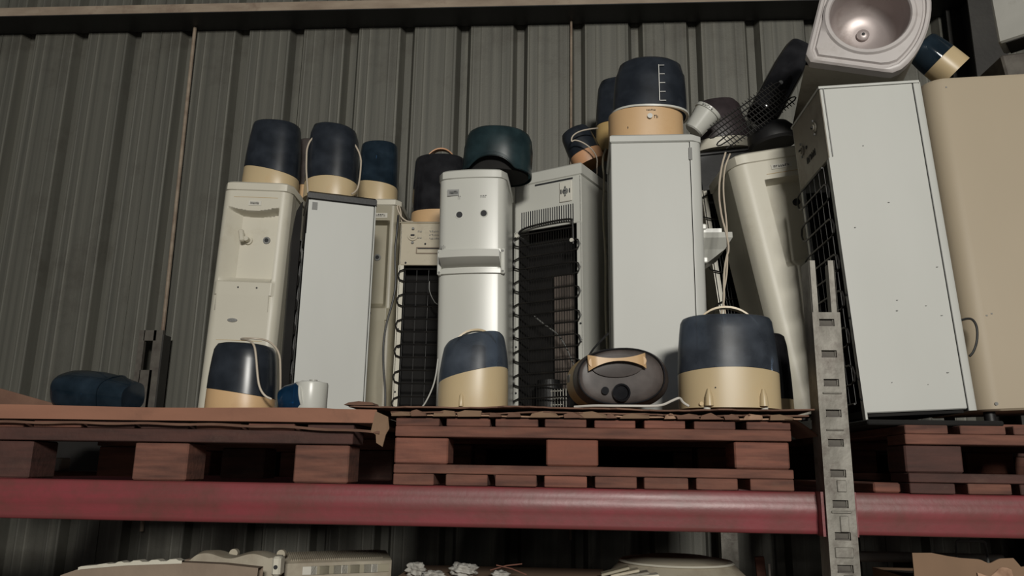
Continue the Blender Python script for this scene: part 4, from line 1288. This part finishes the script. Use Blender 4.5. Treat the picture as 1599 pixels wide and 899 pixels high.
# dark blue tank lying at the far left
Y = 2.42
tl, tr = at(95, 615, Y), at(213, 612, Y)
L_ = (tr.x - tl.x) * 1.04
TB = empty('water_tank', T((tl.x + .006, Y, LBASE + .089)) @ RZ(-8) @ RY(97) @ RZ(20), 'dark blue plastic water tank lying alone on the cardboard at the far left', 'water tank')
ov = oval(.060, .075, 40, 3.0)
mb = MB().loft([[(x * s_, y * s_, z) for x, y in ov] for s_, z in ((.45, 0), (.78, .004), (.90, .015), (.97, .05), (1.0, .12), (.92, L_ * .72), (.80, L_ * .86), (.74, L_ - .01), (.70, L_))], cap=True, capb=True)
mb.build('shell', 'tankblue', TB, smooth=50)
MB().loft([[(x * s_, y * s_, z) for x, y in ov] for s_, z in ((.80, L_ * .70), (.965, L_ * .70), (.965, L_ * .715), (.80, L_ * .715))]).build('band', 'tankblue', TB)

# ------------------------------------------------------------------ clutter at upper right
# dark dome humidifier with cream rim behind
Y = 3.16
dz_ = lt.z + .004
p = at(1128, 222, Y)
humidifier('dark plum domed humidifier with wide cream rim behind the loose wire grille', T((p.x - .008, Y, at(1120, 236, Y).z - .012)) @ RY(-5) @ RX(6), .125, .115, .042, ztop(1128, 160, Y) - at(1120, 236, Y).z + .012, taper=.12, base_m='cream', tank_m='plum', handle=False, dome=.085, flare=.02)
# white tub with printed rim
p = at(1094, 190, 2.95)
WT = empty('plastic_tub', T((p.x, 2.95, p.z)) @ RZ(-10) @ RY(38), 'white plastic tub with printed rim tipped behind the large navy humidifier', 'tub')
MB().lathe([(.034, -.050), (.039, -.045), (.052, .040), (.056, .042), (.056, .056), (.050, .056), (.044, .0)], 32).build('tub_body', 'whiteplastic', WT)
marks(WT, 'print', 'inkgrey', 0, -.0565, .049, .05, .008, 5, seedv=61)
# loose condenser grille leaning up
gp0, gp1 = at(1134, 232, 2.72), at(1240, 158, 2.72)
dirg = (gp1 - gp0); Lg = dirg.length; ang_g = math.degrees(math.atan2(dirg.z, dirg.x))
GR = empty('condenser_grille', T(gp0) @ RY(-ang_g) @ RX(78), 'loose black wire condenser grille leaning on top of the tilted cream dispenser', 'grille')
Wg = .105
pts = []
for i in range(6):
    y = Wg * i / 5
    xs2 = (0, Lg) if i % 2 == 0 else (Lg, 0)
    pts += [(xs2[0], y, 0), ((xs2[0] + xs2[1]) / 2, y, 0), (xs2[1], y, 0)]
    s = 1 if i % 2 == 0 else -1
    if i < 5: pts.append((xs2[1] + s * .020, y + Wg / 10, 0))
MB().tube(pts, .0028, 6, sm=1).build('coil_tube', 'wire', GR)
mb = MB()
for i in range(22):
    xx = .02 + (Lg - .03) * i / 21
    mb.box((xx, Wg / 2, .004), (.0022, Wg + .02, .0022)); mb.box((xx + .004, Wg / 2, -.004), (.0022, Wg + .02, .0022))
o_ = mb.build('cross_wires', 'wire', GR, smooth=0); o_['kind'] = 'stuff'
# long black tank leaning against the lying dispenser
a_, b_p = at(1202, 160, 3.12), at(1246, 80, 3.12)
dv = (b_p - a_).normalized(); LL = (b_p - a_).length + .03
rotq = dv.to_track_quat('Z', 'Y').to_matrix().to_4x4()
BT = empty('water_tank', T(a_ - dv * .02) @ rotq, 'glossy black smoky tank leaning behind the lying dispenser with the basin', 'water tank')
ov = oval(.085, .065, 36, 3.2)
MB().loft([[(x * s_, y * s_, z) for x, y in ov] for s_, z in ((.7, -.06), (.95, -.055), (1, -.04), (1, LL * .6), (.9, LL * .9), (.78, LL))]).build('shell', 'tankblack', BT, smooth=45)
MB().cyl((-.07, 0, LL * .25), .009, .03, 10, axis='x').build('spout', 'silverbadge', BT)
# dark lump standing in for the shadow below the tank on K
p = at(1200, 190, 2.80)
DL = empty('shadow_lump', T((p.x + .02, 2.82, at(1208, 228, 2.80).z + .010)) @ RY(-10.5), 'black lump standing in for shadow on the leaning cream dispenser behind the grille', 'shadow lump')
MB().lathe([(.085, 0), (.092, .01), (.088, .05), (.070, .075), (.03, .085)], 32).build('shadow_lump_shell', 'black', DL)
# humidifier behind the lying dispenser, right
p0, p1 = at(1490, 112, 2.58), at(1450, 80, 2.58)
dv = (p1 - p0).normalized()
rotq = Matrix.Rotation(math.atan2(dv.x, dv.z), 4, 'Y')
humidifier('glossy blue humidifier with cream base lying on its side behind the basin at top right', T(p0 + Vector((0, 0, -.005))) @ rotq @ RZ(20),   .066, .060, .068, .158, taper=.10, base_m='butter', tank_m='tankblue', handle=False, dome=.01)
# pale box resting on the beige cabinet, lying end on
Y = 2.5
wbx = at(1559, 68, Y)
WBM = T(wbx) @ RZ(-38) @ RY(-2)
WB = empty('appliance_case', WBM, 'pale grey appliance case lying tilted above the beige cabinet at the top right corner', 'appliance case')
MB().bbox((.17, .05, .15), (.34, .10, .30), .006).build('case', 'greywhite', WB)
MB().box((.17, .05, -.0025), (.30, .09, .003)).build('underside', 'column', WB, smooth=0)
oz = at(1500, 113, 2.36).z
p = at(1580, 92, 2.56)
SUP = MB().bbox((0, 0, 0), (.34, .22, .115), .006)
o_ = SUP.build('support_box', 'slot'); o_.matrix_world = T((p.x + .10, 2.60, oz + .095)) @ RY(-7)
tag(o_, 'dark box on the beige cabinet propping up the pale grey case', 'box')

# cords on K
tag(MB().tube([at(1133, 238, 2.62), at(1126, 262, 2.60), at(1122, 300, 2.56), at(1126, 335, 2.53), at(1133, 360, 2.52), at(1139, 388, 2.52), at(1134, 402, 2.52), at(1130, 430, 2.50), at(1131, 470, 2.48), at(1126, 490, 2.47), at(1122, 520, 2.47)], .0034, 7, sm=2)
    .tube([at(1140, 240, 2.63), at(1131, 262, 2.62), at(1129, 300, 2.58), at(1134, 340, 2.55), at(1136, 375, 2.54), at(1136, 400, 2.53), at(1135, 430, 2.51), at(1128, 465, 2.49), at(1133, 490, 2.47), at(1136, 520, 2.47)], .0030, 7, sm=2)
    .build('power_cord', 'cordw'), 'doubled beige cord hanging beside the leaning cream dispenser above the arched handle', 'cord')
cord('black cord hanging down between the olive cream dispenser and the coil back', [at(622, 336, 3.0), at(620, 360, 2.99), at(616, 400, 2.99), at(619, 440, 2.99), at(614, 470, 2.99), at(603, 505, 2.98), at(598, 540, 2.97), at(599, 580, 2.96), at(602, 610, 2.95), at(601, 650, 2.95)], .0042, 'cordb')
cord('black cord running down behind the coil backed dispenser into the gap', [at(950, 520, 2.62), at(935, 535, 2.60), at(922, 550, 2.58), at(914, 570, 2.56), at(912, 590, 2.56)], .0035, 'cordb')

# ------------------------------------------------------------------ lower shelf
LD = LZ + .0012
# long air conditioner with grille, running away to the right
def zat(px, py, Y): return at(px, py, Y).z


pA, pB = at(446, 872, 2.50), at(612, 868, 2.66)
dvx = Vector((pB.x - pA.x, pB.y - pA.y, 0)); LA = dvx.length
rotA = math.degrees(math.atan2(dvx.y, dvx.x))
htop = zat(425, 869, 2.46) - LD
AC = empty('air_conditioner', T((pA.x, pA.y, LD)) @ RZ(rotA), 'long grimy cream air conditioner with louvred front on the lower shelf', 'air conditioner')
sec = [(0, 0), (0, htop - .024), (.012, htop - .018), (.075, htop), (.13, htop - .004), (.2, htop - .05), (.2, 0)]
MB().loft([[(x, y, z) for y, z in sec] for x in (0, LA)]).build('case', 'ac', AC, smooth=0)
mb = MB()
n = 46
for i in range(n):
    xx = .02 + (LA - .05) * i / (n - 1)
    mb.box((xx, .042, htop - .007), (.004, .064, .004), mtx=T((xx, .042, htop - .007)) @ RX(16) @ T((-xx, -.042, -(htop - .007))))
o_ = mb.build('louvres', 'ac', AC, smooth=0); o_['kind'] = 'stuff'
for i in range(8):
    xx = .05 + (LA - .08) * i / 8
    MB().box((xx + .025, -.002, htop - .046), (.044 + .012 * (i % 3), .006, .024)).build('grille_panel', 'cream2' if i % 3 else 'paper', AC, smooth=0)
# end cap with scalloped top
cap_len = .20
ca0 = at(285, 872, 2.44); 
WC = empty('plastic_housing', T((at(283, 880, 2.40).x, 2.40, LD)) @ RZ(3), 'wavy cream plastic end housing on the lower shelf left of the long air conditioner', 'housing')
wl = at(428, 880, 2.40).x - at(283, 880, 2.40).x
hz0 = zat(350, 866, 2.40) - LD
xs_ = lerps(0, wl, n=40)
scal = lambda x: hz0 - .012 * (1 - sstep(0, .05, x)) * 1.6 - .007 * math.cos(x / wl * 4 * PI) * (1 if x < wl * .95 else .5)
mb = MB()
mb.grid(xs_, (0, .35, .7, 1.0), lambda x, v: (x, -.01 * math.sin(v * PI), v * (scal(x) - .004)))
mb.grid(xs_, (0, .3, 1), lambda x, v: (x, .10 * v, scal(x) - .004 + .006 * math.sin(min(1, v * 1.5) * PI) - (.0 if v < 1 else 0)))
mb.build('housing_shell', 'ac', WC)
MB().box((wl / 2, .055, hz0 * .47), (wl - .01, .09, hz0 * .92)).build('housing_core', 'acfront', WC, smooth=0)
MB().bbox((wl + .008, .0, hz0 - .028), (.026, .05, .055), .006).build('end_clip', 'cream', WC)
MB().cyl((wl + .008, -.026, hz0 - .03), .006, .004, 12, axis='y').build('screw', 'ink', WC)
for xx in (wl * .45, wl * .97):
    MB().cyl((xx, .085, hz0 - .004), .013, .02, 16, axis='y').build('lug', 'ac', WC)
# big brown panel in front
Y = 2.30
xl_, xr_ = at(98, 895, Y).x, at(405, 890, Y).x
PN = empty('plastic_fascia', T((xl_, Y, LD)), 'dusty brown curved panel with cream upper edge at the left of the lower shelf', 'panel')
wl = xr_ - xl_
ctrl = [(98, 897), (130, 886), (200, 880), (260, 878), (285, 877), (350, 880), (405, 886)]
cz_ = [((at(px, py, Y).x - xl_), at(px, py, Y).z - LD) for px, py in ctrl]
def prof_z(x):
    for (x0_, z0_), (x1_, z1_) in zip(cz_, cz_[1:]):
        if x <= x1_ + 1e-6:
            u = (x - x0_) / (x1_ - x0_); return z0_ + (z1_ - z0_) * u
    return cz_[-1][1]
xs_ = lerps(0, wl, n=36)
mb = MB().grid(xs_, (0, .5, 1), lambda x, v: (x, -.01 - .01 * math.sin(v * PI), v * prof_z(x)))
mb.grid(xs_, (0, 1), lambda x, v: (x, .03, v * prof_z(x)))
mb.grid(xs_, (0, 1), lambda x, v: (x, -.01 + .04 * v, prof_z(x)))
mb.build('panel_face', 'acfront', PN)
xe = lerps(at(126, 885, Y).x - xl_, at(287, 877, Y).x - xl_, n=34)
ed = lambda x: .008 + .0045 * (math.sin(x * 120) > 0) * sstep(.06, .2, x)
mb = MB().grid(xe, (0, 1), lambda x, v: (x, -.012, prof_z(x) - .003 + v * ed(x)))
mb.grid(xe, (0, 1), lambda x, v: (x, -.012 + v * .03, prof_z(x) - .003 + ed(x)))
mb.build('cream_edge', 'cream', PN)
# brown boxes hidden below the lower picture edge that carry the rags
Y = 2.62
bx0, bx1 = at(622, 890, Y).x, at(950, 890, Y).x
bz = zat(760, 901, Y)
tag(MB().bbox(((bx0 + bx1) / 2, Y + .12, (LD + bz) / 2), (bx1 - bx0, .34, bz - LD), .004).build('cardboard_box', 'carton', smooth=0), 'brown carton on the lower shelf under the white rags', 'box')
def lump(label, px, py, Y_, sx, sy, sz, seedv):
    bm_ = bmesh.new(); bmesh.ops.create_icosphere(bm_, subdivisions=4, radius=1)
    rr_ = random.Random(seedv); ph = [rr_.uniform(0, 6) for _ in range(9)]
    for v in bm_.verts:
        x_, y_, z_ = v.co
        d = 1 + .22 * math.sin(5 * x_ + ph[0]) * math.sin(4 * y_ + ph[1]) + .14 * math.sin(9 * z_ + ph[2] + 3 * x_) + .09 * math.sin(15 * x_ + ph[3]) * math.sin(13 * y_ + ph[4]) + .06 * math.sin(22 * z_ + ph[5])
        v.co = Vector((x_ * d * sx, y_ * d * sy, max(-.8, z_ * d) * sz))
    me = bpy.data.meshes.new('rag'); bm_.to_mesh(me); bm_.free(); me.materials.append(M['foam']); me.shade_smooth()
    o2 = bpy.data.objects.new('rag', me); COL.objects.link(o2)
    p_ = at(px, py, Y_); o2.location = (p_.x, Y_, bz + sz * .8)
    return tag(o2, label, 'rag', 'white rags on the lower shelf')
lump('crumpled white rag on the lower shelf, leftmost of the small heap', 648, 888, 2.62, .030, .03, .022, 1)
lump('flat white rag second in the small heap on the lower shelf', 676, 893, 2.58, .034, .03, .011, 2)
lump('largest crumpled white rag in the heap on the lower shelf', 724, 887, 2.64, .042, .04, .022, 3)
lump('small greyish rag at the right end of the heap by the twigs', 782, 891, 2.60, .028, .03, .014, 4)
for k, (a2, b2, lb) in enumerate((((765, 890), (815, 880), 'thin twig sticking up right of the rags'), ((775, 882), (822, 897), 'thin twig crossing down right of the rags'))):
    A2, B2 = at(*a2, 2.56), at(*b2, 2.60); 
    A2.z = max(A2.z, bz + .002); B2.z = max(B2.z, bz + .002)
    tag(MB().tube([A2, A2.lerp(B2, .5) + Vector((0, 0, .004)), B2], .002, 6).build('twig', 'wood2'), lb, 'twig', 'twigs on the lower shelf')
# big curved cream fan guard
Y = 2.50
c = at(1065, 900, Y)
gl, gr = at(985, 890, Y).x, at(1190, 905, Y).x
gt = zat(1050, 879, Y) - LD
FG = empty('basin_cover', T(((gl + gr) / 2 - .03, Y + .20, LD)), 'large round dull cream plastic cover on the lower shelf right of centre', 'cover')
Rg = (gr - gl) / 2 + .03
MB().lathe([(Rg, 0), (Rg, gt * .62), (Rg * .97, gt * .78), (Rg * .80, gt * .93), (Rg * .5, gt), (.01, gt * 1.0)], 48).build('cover_shell', 'ac', FG)
MB().lathe([(Rg * .81, gt * .925), (Rg * .83, gt * .935), (Rg * .80, gt * .955), (Rg * .78, gt * .945)], 48).build('cover_rim', 'cream', FG)
# slats left of it
for k in range(4):
    px = 952 + 15 * k
    A2, B2 = at(px - 6, 897 + 2 * k, 2.34), at(px + 22, 885 + 3.5 * k, 2.40)
    mid = (A2 + B2) / 2; dd = B2 - A2
    SL = MB().bbox((0, 0, 0), (dd.length, .05, .008), .002).build('slat_offcut', ('cream2', 'plate', 'plategrey', 'cream')[k], smooth=0)
    SL.matrix_world = T(mid) @ RY(-math.degrees(math.atan2(dd.z, dd.x)))
    tag(SL, ('palest slat offcut at the left of the fanned slats on the lower shelf', 'second slat offcut of the fanned slats on the lower shelf', 'third grey slat offcut of the fanned slats on the lower shelf', 'last slat offcut beside the round cream cover on the lower shelf')[k], 'slat', 'slat offcuts on the lower shelf')
tag(MB().bbox((at(972, 899, 2.37).x, 2.40, (LD + zat(972, 905, 2.37)) / 2), (.14, .14, zat(972, 905, 2.37) - LD), .004).build('cardboard_box', 'carton', smooth=0), 'small carton on the lower shelf carrying the fanned slats', 'box')
# brown upright slat and thin rod
A2 = at(1186, 868, 2.75); B2 = at(1178, 872, 2.75)
s_ = MB().bbox((0, 0, (A2.z - LD) / 2), (.030, .012, A2.z - LD), .002).build('upright_slat', 'wood2', smooth=0)
s_.matrix_world = T((A2.x + .015, 2.75, LD)) @ RY(-4)
tag(s_, 'dull brown slat standing upright on the lower shelf right of the round cover', 'slat')
A2 = at(1201, 880, 2.72)
tag(MB().cyl((A2.x, 2.72, (LD + A2.z) / 2), .0035, A2.z - LD, 8).build('thin_rod', 'cordwhite'), 'thin pale rod standing upright beside the brown slat on the lower shelf', 'rod')
# right bay: pale pipe, carton, bracket
Y = 2.75
A2, B2 = at(1330, 868, Y), at(1440, 870, Y)
zp = A2.z
for k, dx in enumerate((0.02, B2.x - A2.x + .02)):
    pass
PP = MB().tube([Vector((A2.x, Y, A2.z)), Vector(((A2.x + B2.x) / 2, Y, A2.z)), Vector((B2.x + .25, Y, A2.z))], .016, 12).build('pale_pipe', 'greywhite')
tag(PP, 'pale horizontal pipe on the lower shelf right of the grey upright', 'pipe')
tag(MB().bbox((A2.x + .38, Y + .03, (LD + zp - .017) / 2), (.42, .16, zp - .017 - LD), .004).build('cardboard_box', 'cavity', smooth=0), 'dark carton on the lower shelf carrying the pale pipe', 'box')
Y = 2.36
xl_, xr_ = at(1426, 880, Y).x, at(1600, 880, Y).x + .12
TC = empty('torn_carton', T((xl_, Y, LD)), 'open tan carton with torn top edge on the lower shelf at the right', 'box')
wl = xr_ - xl_
ctrl = [(1426, 863), (1455, 863), (1480, 868), (1500, 871), (1530, 873), (1545, 880), (1560, 872), (1585, 871), (1592, 885), (1640, 880)]
cz_ = [((at(px, py, Y).x - xl_), at(px, py, Y).z - LD) for px, py in ctrl] + [(wl + .01, .2)]
xs_ = lerps(0, wl, n=48)
mb = MB()
for dy in (0, .005): mb.grid(xs_, (0, 1), lambda x, v: (x, dy, v * prof_z(x)))
mb.grid(xs_, (0, 1), lambda x, v: (x, .005 * v, prof_z(x)))
mb.build('front_side', 'carton', TC)
MB().box((.003, .15, .11), (.006, .29, .22)).box((wl - .003, .15, .10), (.006, .29, .20)).box((wl / 2, .30, .11), (wl, .006, .22)).box((wl / 2, .15, .004), (wl, .30, .006)).build('carton_sides', 'carton', TC, smooth=0)
fl_ = MB().grid(lerps(wl * .40, wl * .62, n=8), (0, 1), lambda x, v: (x, -.004 - .012 * v, prof_z(x) - .03 - .045 * v + .008 * math.sin(x * 60)))
fl_.grid(lerps(wl * .40, wl * .62, n=8), (0, 1), lambda x, v: (x, -.001 - .012 * v, prof_z(x) - .03 - .045 * v + .008 * math.sin(x * 60)))
fl_.build('torn_flap', 'cardcut', TC)
MB().bbox((wl * .5, .18, .20), (wl * .9, .2, .03), .004).build('packing_sheet', 'greydust', TC)
Y = 2.52
hl, hr = at(1493, 860, Y), at(1541, 860, Y)
ht_ = at(1517, 844, Y)
hzb = LD + .215
tag(MB().tube([(hl.x, Y, hzb), (hl.x, Y, ht_.z - .006), (hl.x + .008, Y, ht_.z), (hr.x - .008, Y, ht_.z), (hr.x, Y, ht_.z - .006), (hr.x, Y, hzb)], .0035, 8, sm=1).build('wire_handle', 'inkgrey'),
    'grey wire loop handle standing in the torn carton', 'handle')
